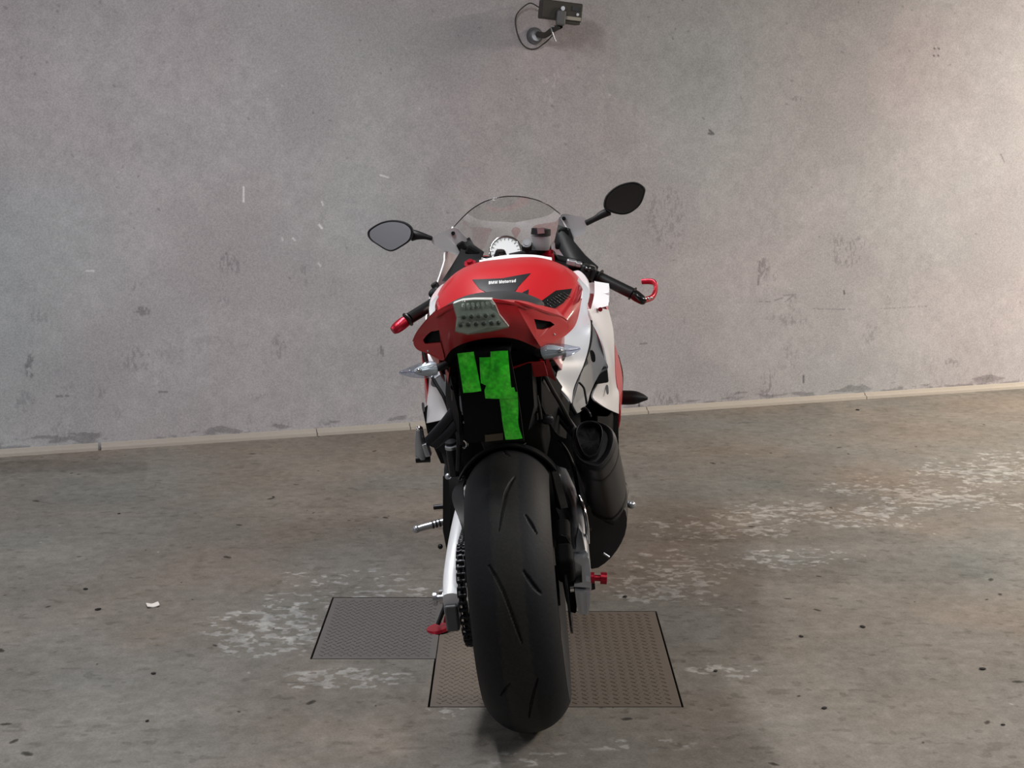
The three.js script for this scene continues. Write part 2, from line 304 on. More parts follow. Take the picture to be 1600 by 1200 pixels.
// a slab from an outline whose points each have their own place; off is the way to its far face
function slab(outline, off, { holes = [], round = 0, bevel = 0 } = {}) {
  const loops = [outline, ...holes].map((l) => round ? spline(l, round, true) : l);
  const flat = loops.map((l) => l.map((p) => new THREE.Vector2(p[0], p[1])));
  if (THREE.ShapeUtils.isClockWise(flat[0])) { flat[0].reverse(); loops[0] = [...loops[0]].reverse(); }
  for (let k = 1; k < flat.length; k++) if (!THREE.ShapeUtils.isClockWise(flat[k])) { flat[k].reverse(); loops[k] = [...loops[k]].reverse(); }
  const tri = THREE.ShapeUtils.triangulateShape(flat[0], flat.slice(1)), all = loops.flat(), n = all.length, pos = [], idx = [], uv = [];
  for (const p of all) { pos.push(p[0], p[1], -p[2]); uv.push(p[0], p[1]); }
  for (const p of all) { pos.push(p[0] + off[0], p[1] + off[1], -p[2] - off[2]); uv.push(p[0], p[1]); }
  for (const [a, b, c] of tri) idx.push(a, b, c, n + a, n + c, n + b);
  let o = 0;
  for (const l of loops) {
    for (let i = 0; i < l.length; i++) {
      const j = (i + 1) % l.length, s = pos.length / 3;
      for (const q of [o + i, o + j, n + o + i, n + o + j]) { pos.push(pos[q * 3], pos[q * 3 + 1], pos[q * 3 + 2]); uv.push(0, 0); }
      idx.push(s, s + 2, s + 1, s + 1, s + 2, s + 3);
    }
    o += l.length;
  }
  return geo(pos, idx, uv);
}
function tube(pts, r, seg = 0, rad = 10) { return new THREE.TubeGeometry(new THREE.CatmullRomCurve3(pts.map(B)), seg || pts.length * 8, r, rad, false); }
// a bar of changing radius, or of a flat oval section (w across, h up)
function bar(stops, rad = 14, n = 5) {
  const st = spline(stops.map(([p, w, h]) => [...p, w, h ?? w]), n), rings = [];
  for (let i = 0; i < st.length; i++) {
    const a = st[Math.max(0, i - 1)], b = st[Math.min(st.length - 1, i + 1)];
    const d = new THREE.Vector3(b[0] - a[0], b[1] - a[1], b[2] - a[2]).normalize();
    const up = Math.abs(d.y) > .93 ? new THREE.Vector3(0, 0, 1) : new THREE.Vector3(0, 1, 0), s = new THREE.Vector3().crossVectors(d, up).normalize(), u = new THREE.Vector3().crossVectors(s, d);
    const ring = []; for (let k = 0; k < rad; k++) { const t = k / rad * Math.PI * 2, w = Math.cos(t) * st[i][3], h = Math.sin(t) * st[i][4]; ring.push([st[i][0] + s.x * w + u.x * h, st[i][1] + s.y * w + u.y * h, st[i][2] + s.z * w + u.z * h]); }
    rings.push(ring);
  }
  return loft(rings, { n: 1, m: 1, straight: true, straightRing: true });
}
function cyl(a, b, r, r2 = r, seg = 24) {
  const A = B(a), E = B(b), g = new THREE.CylinderGeometry(r2, r, A.distanceTo(E), seg);
  g.applyQuaternion(new THREE.Quaternion().setFromUnitVectors(new THREE.Vector3(0, 1, 0), E.clone().sub(A).normalize()));
  g.translate((A.x + E.x) / 2, (A.y + E.y) / 2, (A.z + E.z) / 2); return g;
}
function box([x, y, z], [w, h, d], turn = [0, 0, 0], r = .004) {
  const g = new RoundedBoxGeometry(w, h, d, 2, Math.min(r, w / 2.1, h / 2.1, d / 2.1)); g.rotateX(turn[0]); g.rotateY(turn[1]); g.rotateZ(turn[2]); g.translate(x, y, -z); return g;
}
function ball(p, r, s = [1, 1, 1]) { const g = new THREE.SphereGeometry(r, 20, 14); g.scale(...s); const v = B(p); g.translate(v.x, v.y, v.z); return g; }
// a lathe about the x axis through (y, z); profile of [x, radius]
function wheelLathe(profile, y, z, seg = 96) { const g = new THREE.LatheGeometry(profile.map(([x, r]) => new THREE.Vector2(r, x)), seg); g.rotateZ(-Math.PI / 2); g.translate(0, y, -z); return g; }
const join = (gs) => mergeGeometries(gs.map((g) => { const q = g.index ? g.toNonIndexed() : g.clone(); for (const k of Object.keys(q.attributes)) if (!['position', 'normal', 'uv'].includes(k)) q.deleteAttribute(k); if (!q.attributes.uv) q.setAttribute('uv', new THREE.Float32BufferAttribute(new Float32Array(q.attributes.position.count * 2), 2)); return q; }));

// ---------------------------------------------------------------- the setting
function structure(name, g, m, parent) { const o = finish(new THREE.Mesh(g, m)); o.name = name; if (!parent) o.userData = { kind: 'structure' }; (parent ?? scene).add(o); return o; }
const PLATES = [[-.515, -.197, 3.5, 3.96], [-.195, .402, 3.2, 3.845]];   // x from, x to, near, far
{
  const s = new THREE.Shape([[-6, -4.8], [8, -4.8], [8, 9.6], [-6, 9.6]].map((p) => new THREE.Vector2(...p)));
  s.holes.push(new THREE.Path([[-.52, 3.495], [-.2, 3.495], [-.2, 3.195], [.407, 3.195], [.407, 3.85], [-.192, 3.85], [-.192, 3.965], [-.52, 3.965]].map((p) => new THREE.Vector2(...p))));
  const g = new THREE.ExtrudeGeometry(s, { depth: .2, bevelEnabled: false }), uv = g.attributes.uv;
  for (let i = 0; i < uv.count; i++) uv.setXY(i, (uv.getX(i) - FLOOR_X0) / FLOOR_W, (uv.getY(i) - FLOOR_Z0) / FLOOR_D);
  g.rotateX(-Math.PI / 2); g.translate(0, -.2, 0);
  const f = structure('floor', g, M.floor);
  const pit = new THREE.BoxGeometry(.96, .02, .8); pit.translate(-.055, -.06, -3.58); structure('pit_bottom', pit, M.pit, f);
}
const wallYaw = Math.atan2(WALL_E[1], WALL_E[0]);
function wallPoint(s, h, off = 0) {                                    // off is the distance out from the wall's face
  return new THREE.Vector3(WALL_A[0] + WALL_E[0] * s + WALL_E[1] * off, h, -(WALL_A[1] + WALL_E[1] * s - WALL_E[0] * off));
}
{
  const g = new THREE.BoxGeometry(13.2, CEILING + .3, .25); const uv = g.attributes.uv, p = g.attributes.position;
  for (let i = 0; i < uv.count; i++) uv.setXY(i, (p.getX(i) + 2.4 - WALL_S0) / WALL_W, (p.getY(i) + (CEILING + .3) / 2 - .1) / WALL_H);
  const w = structure('wall_back', g, M.wall); w.position.copy(wallPoint(2.4, (CEILING + .3) / 2 - .1, -.125)); w.rotation.y = wallYaw;
  const sideWall = (n, x, z, w_, d) => { const q = new THREE.BoxGeometry(w_, CEILING + .2, d); q.translate(x, CEILING / 2, -z); structure(n, q, M.plainWall); };
  sideWall('wall_left', -5.6, 1.2, .25, 12); sideWall('wall_right', 7.6, 2.2, .25, 14); sideWall('wall_front', 1, -4.4, 13.6, .25);
  const c = new THREE.BoxGeometry(14, .25, 14.4); c.translate(1, CEILING + .125, -2.4); structure('ceiling', c, M.ceiling);
  // low concrete strip along the foot of the wall, laid in lengths with open joints
  const grp = new THREE.Group(); grp.name = 'baseboard_back'; grp.userData = { kind: 'structure' }; scene.add(grp); grp.position.copy(wallPoint(0, 0, 0)); grp.rotation.y = wallYaw;
  const cuts = [-3.4, onWall(158, 700)[0], onWall(495, 680)[0], onWall(640, 672)[0], onWall(1010, 645)[0], onWall(1350, 622)[0], 6.6];
  for (let i = 0; i + 1 < cuts.length; i++) {
    const sh = new THREE.Shape([[0, 0], [.03, 0], [.028, .012], [.012, .016], [.008, .025], [0, .027]].map((q) => new THREE.Vector2(...q)));
    const len = cuts[i + 1] - cuts[i] - (i === 0 ? .012 : .004), e = new THREE.ExtrudeGeometry(sh, { depth: len, bevelEnabled: false, steps: 1 });
    e.rotateY(Math.PI / 2); e.translate(cuts[i], 0, 0); e.scale(1, 1, -1);
    const q = e.index ? e : e; const ps = q.attributes.position; for (let k = 0; k < ps.count; k++) ps.setZ(k, Math.abs(ps.getZ(k)));
    q.computeVertexNormals(); structure('strip', q, M.strip, grp);
  }
}
// lamps
for (const [x, z, len, turn, power, colour, label] of LAMPS) {
  const g = new THREE.Group(); g.name = numbered('ceiling_lamp'); g.position.set(x, CEILING, -z); g.rotation.y = turn; g.userData = { label, category: 'lamp' }; scene.add(g);
  const h = new RoundedBoxGeometry(.16, .07, len + .08, 2, .01); h.translate(0, -.035, 0); const hm = finish(new THREE.Mesh(h, M.housing)); hm.name = 'lamp_housing'; g.add(hm);
  const em = new THREE.MeshStandardMaterial({ color: 0xffffff, emissive: colour, emissiveIntensity: 3 });
  for (const s of [-1, 1]) { const t = new THREE.CylinderGeometry(.013, .013, len, 12); t.rotateX(Math.PI / 2); t.translate(s * .04, -.085, 0); const tm = new THREE.Mesh(t, em); tm.name = 'lamp_tube'; g.add(tm); }
  const l = new THREE.RectAreaLight(colour, power, .12, len); l.position.set(0, -.105, 0); l.rotation.x = -Math.PI / 2; l.name = 'lamp_light'; g.add(l);
}

// ---------------------------------------------------------------- floor hatch covers
function lozenge() {                                                    // one raised bar of the tread pattern
  const a = .0098, b = .0027, h = .0009, p = [[-a, 0], [-a * .5, b], [a * .5, b], [a, 0], [a * .5, -b], [-a * .5, -b]];
  const pos = [], idx = [];
  for (const [x, z] of p) pos.push(x, 0, z); for (const [x, z] of p) pos.push(x * .75, h, z * .6);
  for (let i = 0; i < 6; i++) { const j = (i + 1) % 6; idx.push(i, 6 + i, j, j, 6 + i, 6 + j); }
  for (let i = 1; i < 5; i++) idx.push(6, 6 + i, 7 + i > 11 ? 6 : 7 + i);
  const g = geo(pos, idx, new Array(24).fill(0)); return g;
}
PLATES.forEach(([x0, x1, z0, z1], i) => {
  const o = finish(new THREE.Mesh(new RoundedBoxGeometry(x1 - x0, .012, z1 - z0, 2, .0012), i ? M.plateSteel2 : M.plateSteel)); o.name = numbered('floor_hatch'); scene.add(o);
  o.position.set((x0 + x1) / 2, -.006, -(z0 + z1) / 2);
  o.userData = { label: i ? 'large square steel tread plate set in the floor under the rear tyre' : 'small dark steel tread plate in the floor beside the kickstand', category: 'hatch cover' };
  const bars = [], L = lozenge(), m = new THREE.Matrix4();
  const pitch = .025; let r = 0;
  for (let z = z0 + .02; z < z1 - .015; z += pitch / 2, r++) for (let x = x0 + .02 + (r % 2) * pitch / 2; x < x1 - .015; x += pitch) {
    const q = L.clone(); q.applyMatrix4(m.makeRotationY((r % 2 ? 1 : -1) * Math.PI / 4)); q.translate(x - (x0 + x1) / 2, .006, -(z - (z0 + z1) / 2)); bars.push(q);
  }
  const t = finish(new THREE.Mesh(mergeGeometries(bars), i ? M.plateSteel2 : M.plateSteel)); t.name = 'tread_pattern'; t.userData = { kind: 'stuff' }; o.add(t);
});

// ---------------------------------------------------------------- the motorcycle
const bike = new THREE.Group(); bike.name = 'motorcycle'; bike.position.set(BIKE_X, .0008, -BIKE_D); bike.rotation.set(0, -YAW, LEAN, 'YXZ'); scene.add(bike);
bike.userData = { label: 'red and white sport motorcycle leaning on its kickstand, seen from behind', category: 'motorcycle' };
function part(name, g, m, parent = bike, label) { const o = finish(new THREE.Mesh(g, m)); o.name = name; if (label) o.userData = { label }; parent.add(o); return o; }
const both = (f) => { f(1); f(-1); };
const sx = (s, pts) => s > 0 ? pts : mir(pts);

// --- rear wheel
const RR = .32;
function treadAt(x) { const q = Math.min(1, Math.abs(x) / .102); return .218 + .102 * Math.sqrt(1 - q * q); }
function tyreHit(px, py) {                                             // angle round the wheel and sideways place of a pixel on the tread
  const d = toBike(ray(px, py)), l = Math.hypot(...d);
  for (let t = 2.2; t < 4.2; t += .0006) {
    const x = EYE_B[0] + d[0] / l * t, y = EYE_B[1] + d[1] / l * t - RR, z = EYE_B[2] + d[2] / l * t;
    if (Math.abs(x) < .094 && Math.hypot(y, z) < treadAt(x)) return [Math.atan2(y, z), x];
  }
  return null;
}
const grooveLines = [
  [[804, 746], [797, 757], [791, 770], [786, 795], [780, 831]], [[821, 805], [829, 818], [838, 834]], [[786, 704], [791, 709], [796, 714]],
  [[764, 884], [775, 902], [787, 926], [797, 952], [807, 980], [816, 1006]], [[818, 893], [826, 905], [836, 919], [845, 928]],
  [[840, 1061], [835, 1078], [830, 1100], [827, 1122]], [[797, 1068], [790, 1078], [783, 1087]],
].map((l) => l.map((p) => tyreHit(...p)).filter(Boolean)).filter((l) => l.length > 1).map((l) => { for (let i = 1; i < l.length; i++) while (l[i][0] - l[i - 1][0] > Math.PI) l[i][0] -= 2 * Math.PI; for (let i = 1; i < l.length; i++) while (l[i][0] - l[i - 1][0] < -Math.PI) l[i][0] += 2 * Math.PI; return l; });
const allGrooves = grooveLines.flatMap((l) => [l, l.map(([a, x]) => [a + Math.PI, -x])]);
function grooveDepth(a, x) {
  let best = 9;
  for (const l of allGrooves) for (let i = 0; i + 1 < l.length; i++) {
    let da = a - l[i][0]; da -= Math.round(da / (2 * Math.PI)) * 2 * Math.PI;
    const qx = da * .3, qy = x - l[i][1], ex = (l[i + 1][0] - l[i][0]) * .3, ey = l[i + 1][1] - l[i][1];
    if (Math.abs(qx) > .2) continue;
    const t = Math.max(0, Math.min(1, (qx * ex + qy * ey) / (ex * ex + ey * ey + 1e-9))), d = Math.hypot(qx - t * ex, qy - t * ey), w = .0029 * (i === 0 ? .4 + t * .8 : i + 2 === l.length ? 1.2 - t * .8 : 1.15);
    best = Math.min(best, d / w);
  }
  return best < 1 ? .0055 * Math.sqrt(1 - best * best * .9) : 0;
}
function tyre(profile, N, y, z, groove) {
  const K = profile.length, pos = [], uv = [], idx = [];
  for (let i = 0; i <= N; i++) { const a = i / N * Math.PI * 2; for (let k = 0; k < K; k++) { const [x, r0] = profile[k], r = r0 - (groove && r0 > .262 ? groove(a, x) : 0); pos.push(x, y + r * Math.sin(a), -(z + r * Math.cos(a))); uv.push(a * .3 * 4, x * 4); } }
  for (let i = 0; i < N; i++) for (let k = 0; k < K - 1; k++) { const p = i * K + k; idx.push(p, p + 1, p + K, p + 1, p + K + 1, p + K); }
  const g = geo(pos, idx, uv); const nn = g.attributes.normal; for (let k = 0; k < K; k++) { const b = N * K + k; const v = new THREE.Vector3(nn.getX(k) + nn.getX(b), nn.getY(k) + nn.getY(b), nn.getZ(k) + nn.getZ(b)).normalize(); nn.setXYZ(k, v.x, v.y, v.z); nn.setXYZ(b, v.x, v.y, v.z); } return g;
}
const rearProfile = [[-.07, .214], [-.078, .219], [-.0855, .235], [-.0915, .25], [-.0938, .259]];
for (let k = 0; k <= 96; k++) { const x = -.0935 + k / 96 * .187; rearProfile.push([x, treadAt(x)]); }
rearProfile.push([.0938, .259], [.0915, .25], [.0855, .235], [.078, .219], [.07, .214]);
const wheel = part('rear_wheel', wheelLathe([[-.078, .222], [-.08, .214], [-.07, .206], [-.03, .185], [.03, .185], [.07, .206], [.08, .214], [.078, .222], [.07, .212], [.03, .195], [-.03, .195], [-.07, .212], [-.078, .222]], RR, 0), M.blackGloss);
part('tyre', tyre(rearProfile, 900, RR, 0, grooveDepth), M.tread, wheel, 'wide black sport tyre with slanting cut grooves');
part('hub', wheelLathe([[-.09, .02], [-.09, .05], [-.05, .06], [.05, .055], [.09, .045], [.09, .02]], RR, 0, 40), M.darkMetal, wheel);
for (let k = 0; k < 10; k++) { const a = (Math.floor(k / 2) * 72 + (k % 2 ? 12 : -12) + 20) * RAD; part('spoke', bar([[[.0, RR + .05 * Math.sin(a), .05 * Math.cos(a)], .012, .018], [[.0, RR + .12 * Math.sin(a), .12 * Math.cos(a)], .01, .014], [[0, RR + .19 * Math.sin(a), .19 * Math.cos(a)], .012, .016]], 10, 3), M.blackGloss, wheel); }
// sprocket with teeth
{
  const s = new THREE.Shape(), T = 45; for (let k = 0; k < T * 4; k++) { const a = k / (T * 4) * Math.PI * 2, r = [.1145, .1205, .1205, .1145][k % 4] - (k % 4 === 0 ? .003 : 0); k ? s.lineTo(r * Math.cos(a), r * Math.sin(a)) : s.moveTo(r, 0); }
  const h = new THREE.Path(); h.absarc(0, 0, .055, 0, Math.PI * 2, true); s.holes.push(h);
  for (let k = 0; k < 5; k++) { const a = k * 72 * RAD, q = new THREE.Path(); q.absarc(.084 * Math.cos(a), .084 * Math.sin(a), .016, 0, Math.PI * 2, true); s.holes.push(q); }
  const g = new THREE.ExtrudeGeometry(s, { depth: .006, bevelEnabled: false, curveSegments: 8 }); g.rotateY(Math.PI / 2); g.translate(-.123, RR, 0); part('sprocket', g, M.darkMetal, wheel);
}
{
  const s = new THREE.Shape(); s.absarc(0, 0, .11, 0, Math.PI * 2); const h = new THREE.Path(); h.absarc(0, 0, .062, 0, Math.PI * 2, true); s.holes.push(h);
  for (let k = 0; k < 30; k++) { const a = k * 12 * RAD, q = new THREE.Path(), r = k % 2 ? .09 : .1; q.absarc(r * Math.cos(a), r * Math.sin(a), .004, 0, Math.PI * 2, true); s.holes.push(q); }
  const g = new THREE.ExtrudeGeometry(s, { depth: .005, bevelEnabled: false, curveSegments: 10 }); g.rotateY(Math.PI / 2); g.translate(.108, RR, 0); part('brake_disc', g, M.darkMetal, wheel);
}
// drive chain, link by link, round the sprocket and forward to the gearbox
{
  const ch = new THREE.Group(); ch.name = 'drive_chain'; bike.add(ch);
  const R1 = .1138, R2 = .042, cz = .6, cy = .36, path = [];
  const dz = cz, dy = cy - RR, L = Math.hypot(dz, dy), base = Math.atan2(dy, dz), off = Math.acos((R1 - R2) / L);
  const a1 = base + off, a2 = base - off;                              // tangent directions
  for (let k = 0; k <= 60; k++) { const a = a1 + (2 * Math.PI - 2 * off) * k / 60; path.push([RR + R1 * Math.sin(a), R1 * Math.cos(a)]); }
  for (let k = 0; k <= 20; k++) { const a = a2 + 2 * Math.PI + 2 * off * k / 20; path.push([cy + R2 * Math.sin(a), cz + R2 * Math.cos(a)]); }
  path.push(path[0]);
  const cum = [0]; for (let i = 1; i < path.length; i++) cum.push(cum[i - 1] + Math.hypot(path[i][0] - path[i - 1][0], path[i][1] - path[i - 1][1]));
  const total = cum[cum.length - 1], n = Math.round(total / .0159);
  const plate = (x) => { const g = new THREE.CapsuleGeometry(.0058, .0135, 3, 8); g.scale(.28, 1, 1); g.rotateX(Math.PI / 2); g.translate(x, 0, 0); return g; };
  const roller = new THREE.CylinderGeometry(.005, .005, .018, 10); roller.rotateZ(Math.PI / 2); roller.translate(0, 0, .0079);
  const outer = join([plate(-.0095), plate(.0095), roller]), inner = join([plate(-.0065), plate(.0065), roller]);
  for (let k = 0; k < n; k++) {
    const d = k / n * total; let i = 1; while (cum[i] < d) i++; const t = (d - cum[i - 1]) / (cum[i] - cum[i - 1] || 1);
    const y = path[i - 1][0] + (path[i][0] - path[i - 1][0]) * t, z = path[i - 1][1] + (path[i][1] - path[i - 1][1]) * t, an = Math.atan2(path[i][0] - path[i - 1][0], path[i][1] - path[i - 1][1]);
    const o = part('chain_link', k % 2 ? outer : inner, M.darkMetal, ch); o.position.set(-.12, y, -z); o.rotation.x = an;
  }
  part('front_sprocket', wheelLathe([[-.127, .005], [-.127, .038], [-.113, .038], [-.113, .005]], cy, cz, 24), M.darkMetal, ch);
}
// --- swingarm
{
  const left = part('swingarm', loft([
    [[-.135, .345, -.07], [-.165, .345, -.07], [-.168, .32, -.07], [-.165, .288, -.07], [-.135, .288, -.07], [-.132, .32, -.07]],
    [[-.138, .375, .02], [-.168, .372, .02], [-.173, .33, .02], [-.168, .285, .02], [-.138, .285, .02], [-.135, .33, .02]],
    [[-.128, .425, .14], [-.16, .42, .14], [-.168, .36, .14], [-.16, .30, .14], [-.128, .30, .14], [-.125, .36, .14]],
    [[-.115, .455, .28], [-.15, .452, .28], [-.158, .39, .28], [-.15, .32, .28], [-.115, .32, .28], [-.112, .39, .28]],
    [[-.10, .465, .42], [-.138, .462, .42], [-.145, .41, .42], [-.138, .35, .42], [-.10, .35, .42], [-.095, .41, .42]],
    [[-.08, .455, .54], [-.12, .452, .54], [-.125, .41, .54], [-.12, .36, .54], [-.08, .36, .54], [-.078, .41, .54]],
  ], { n: 3, m: 4 }), M.brightAlu, bike, 'polished aluminium swingarm');
  part('axle_block', box([-.152, .292, -.045], [.03, .062, .075], [0, 0, 0], .006), M.frame, left);
  part('axle_nut', cyl([-.165, .32, 0], [-.184, .32, 0], .02, .018, 6), M.chrome, left);
  part('stand_bobbin', join([cyl([-.165, .325, -.03], [-.172, .325, -.03], .014), cyl([-.172, .325, -.03], [-.186, .325, -.03], .008), cyl([-.186, .325, -.03], [-.194, .325, -.03], .015)]), M.alu, left);
  part('swingarm_pivot', join([cyl([-.13, .41, .55], [.13, .41, .55], .035), box([0, .43, .47], [.22, .09, .1], [0, 0, 0], .02)]), M.darkMetal, left);
  const rt = part('swingarm', loft([
    [[.128, .405, -.02], [.16, .402, -.02], [.165, .35, -.02], [.16, .30, -.02], [.13, .30, -.02], [.126, .35, -.02]],
    [[.13, .43, .1], [.16, .428, .1], [.165, .37, .1], [.16, .31, .1], [.13, .31, .1], [.126, .37, .1]],
    [[.118, .455, .26], [.15, .452, .26], [.158, .39, .26], [.15, .33, .26], [.118, .33, .26], [.112, .39, .26]],
    [[.08, .455, .54], [.12, .452, .54], [.125, .41, .54], [.12, .36, .54], [.08, .36, .54], [.078, .41, .54]],
  ], { n: 3, m: 4 }), M.alu, bike, 'aluminium swingarm with a ribbed open end');
  // ribbed end: outer wall, shelves and the lower block round the axle
  part('rib', slab([[.133, .40, -.06], [.164, .397, -.06], [.164, .388, -.06], [.156, .386, -.06], [.154, .345, -.06], [.164, .342, -.06], [.162, .329, -.06], [.126, .334, -.06], [.127, .341, -.06], [.145, .343, -.06], [.147, .38, -.06], [.14, .389, -.06], [.133, .391, -.06]], [0, 0, .05], {}), M.alu, rt);
  part('rib', slab([[.148, .452, .0], [.154, .44, .0], [.158, .408, -.03], [.138, .407, -.03], [.14, .425, .0]], [0, 0, .04], {}), M.alu, rt);
  part('axle_block', slab([[.127, .33, -.075], [.161, .322, -.075], [.158, .295, -.075], [.151, .273, -.075], [.131, .273, -.075], [.128, .295, -.075]], [0, 0, .07]), M.alu, rt);
  part('rib', slab([[.135, .325, -.079], [.141, .324, -.079], [.142, .28, -.079], [.137, .278, -.079]], [0, 0, .01]), M.alu, rt);
  part('rib', slab([[.152, .322, -.079], [.158, .32, -.079], [.153, .278, -.079], [.148, .276, -.079]], [0, 0, .01]), M.alu, rt);
  part('axle_nut', cyl([.16, .32, .0], [.172, .32, .0], .018, .016, 6), M.darkMetal, rt);
  part('stand_bobbin', join([cyl([.16, .335, -.01], [.172, .334, -.01], .013), cyl([.172, .334, -.01], [.186, .332, -.01], .007), cyl([.186, .332, -.01], [.2, .33, -.01], .0135)]), M.redMetal, rt, 'red spool bolt');
  part('brake_caliper', join([box([.112, .395, -.07], [.04, .075, .06], [.5, 0, 0], .012), box([.112, .43, .0], [.034, .06, .09], [.2, 0, 0], .012)]), M.blackMatt, bike);
  part('caliper_bolt', cyl([.118, .345, -.1], [.126, .345, -.1], .008, .008, 6), M.chrome, bike);
  part('caliper_bracket', slab([[.1, .44, -.05], [.128, .43, -.05], [.128, .29, -.05], [.118, .27, -.05], [.104, .30, -.05]], [0, 0, .08], { round: 3 }), M.blackMatt, bike);
  part('brake_hose', tube([U(874, 690, .3), U(884, 703, .27), U(893, 722, .22), U(899, 745, .17), U(905, 775, .1), U(912, 795, .08), U(916, 815, .06), U(918, 845, .05)], .0045, 60), M.blackGloss);
  part('hose_guide', tube([U(905, 775, .09), U(909, 785, .08), U(914, 800, .06), U(918, 825, .05), U(919, 850, .045)], .0035, 40), M.chrome);
}
// --- rear mudguard hugging the tyre, with the chain guard
{
  const rows = []; for (let k = 0; k <= 8; k++) { const a = (86 - k * 8) * RAD, w = 1.0 - k * .01, row = []; for (const t of [-62, -48, -32, -16, 0, 16, 32, 48, 62]) { const q = t * RAD * w; const r = .214 + .117 * Math.cos(q), x = .112 * Math.sin(q) / Math.sin(62 * RAD) * .98; row.push([x, RR + r * Math.sin(a) - (k === 0 ? Math.abs(t) * .0001 : 0), r * Math.cos(a)]); } rows.push(row); }
  const h = part('rear_mudguard', sheet(rows, { n: 4, m: 3, t: .004 }), M.blackMatt);
  part('chain_guard', sheet([[U(738, 728, .12), U(720, 748, .14)], [U(729, 745, .14), U(712, 760, .15)], [U(724, 770, .13), U(707, 782, .13)], [[-.103, .445, .05], [-.119, .452, .05]], [[-.105, .415, -.02], [-.124, .425, -.02]], [[-.106, .37, -.075], [-.13, .375, -.07]]], { n: 3, m: 5, t: .004 }), M.blackPlastic, h);
  part('guard_bolt', cyl(U(719, 748, .13), U(719, 749, .118), .004), M.chrome, h);
  part('mudguard_stay', sheet([[[.098, .58, .03], [.102, .53, .07], [.108, .47, .11]], [[.112, .575, .05], [.118, .525, .09], [.124, .465, .13]]], { t: .005 }), M.blackPlastic, h);
}
// --- exhaust
{
  const ring = [[-.043, .046], [-.02, .061], [.001, .064], [.03, .053], [.048, .034], [.053, .012], [.047, -.015], [.036, -.039], [.014, -.063], [-.005, -.064], [-.038, -.043], [-.053, .003]];
  const A = [.2, .612, .11], E = [.222, .40, .36];
  const d = new THREE.Vector3(E[0] - A[0], E[1] - A[1], E[2] - A[2]).normalize(), s = new THREE.Vector3(1, 0, 0), u = new THREE.Vector3().crossVectors(d, s).normalize(); if (u.y < 0) u.negate();
  const at = (t, k, o = [0, 0]) => ring.map(([a, b]) => { const x = a * k + o[0], y = b * k + o[1]; return [A[0] + (E[0] - A[0]) * t + u.x * y + x, A[1] + (E[1] - A[1]) * t + u.y * y, A[2] + (E[2] - A[2]) * t + u.z * y]; });
  const m = part('exhaust_muffler', loft([at(.0, .93), at(.02, .99), at(.12, 1.0), at(.4, 1.0), at(.75, .98), at(1, .9), at(1.2, .7)], { n: 3, m: 4 }), M.muffler, bike, 'black faceted muffler with open outlet');
  // end cap: a rim that dishes in to the outlet
  part('end_cap', loft([at(-.01, .96), at(-.035, .9), at(-.03, .84, [-.002, .002]), at(-.005, .74, [-.006, .006])], { n: 3, m: 3, cap: false }), M.muffler, m);
  const hole = (t, k) => [[-.03, .022], [-.018, .04], [.004, .042], [.022, .03], [.024, .005], [.012, -.03], [-.002, -.04], [-.016, -.036], [-.027, -.008]].map(([a, b]) => { const x = a * k - .004, y = b * k + .008; return [A[0] + (E[0] - A[0]) * t + u.x * y + x, A[1] + (E[1] - A[1]) * t + u.y * y, A[2] + (E[2] - A[2]) * t + u.z * y]; });
  part('outlet_rim', loft([hole(-.03, 1.14), hole(-.055, 1.1), hole(-.05, 1.02), hole(.03, .98), hole(.12, .95)], { n: 4, m: 2, cap: false }), M.muffler, m);
  part('outlet_bore', loft([hole(.0, 1.0), hole(.3, .9)], { n: 4, m: 2 }), M.blackMatt, m);
  for (const t of [.16, .86]) part('clamp_band', loft([at(t, 1.015), at(t + .035, 1.015)], { n: 3, m: 1, cap: false }), M.darkMetal, m);
  part('collector_box', loft([
    [[.15, .4, .3], [.23, .42, .3], [.262, .385, .32], [.255, .32, .34], [.215, .26, .35], [.165, .235, .35], [.14, .29, .33]],
    [[.13, .42, .45], [.23, .43, .45], [.268, .38, .45], [.255, .31, .45], [.21, .245, .45], [.15, .215, .45], [.12, .28, .45]],
    [[.1, .42, .62], [.2, .42, .62], [.24, .37, .62], [.23, .3, .62], [.19, .23, .62], [.13, .2, .62], [.09, .27, .62]],
  ], { n: 3, m: 5 }), M.muffler, m);
  part('heat_shield_bolt', cyl(U(920, 828, .3), U(922.5, 828, .29), .004), M.chrome, m);
  part('shield_bracket', cyl(U(943, 865, .33), U(952, 871, .33), .003), M.alu, m);
  part('hanger', join([bar([[U(872, 640, .18), .006, .01], [U(893, 668, .14), .006, .01]], 8, 2), tube([U(909, 640, .16), U(914, 638, .14), U(920, 645, .12), U(923, 652, .12)], .003)]), M.darkMetal, m);
}
// --- body shell, low: engine, belly, radiator mass behind the fairing
part('engine', join([box([0, .47, .82], [.34, .4, .5], [0, 0, 0], .05), box([0, .32, .72], [.4, .2, .38], [0, 0, 0], .05), box([0, .66, .85], [.3, .2, .4], [0, 0, 0], .05)]), M.blackMatt);
part('radiator', box([0, .55, 1.17], [.36, .38, .05], [-.35, 0, 0], .01), M.blackMatt);
both((s) => part('clutch_cover', wheelLathe([[s * .18, .01], [s * .22, .06], [s * .215, .09], [s * .16, .1]], .36, .72, 32), M.darkMetal));
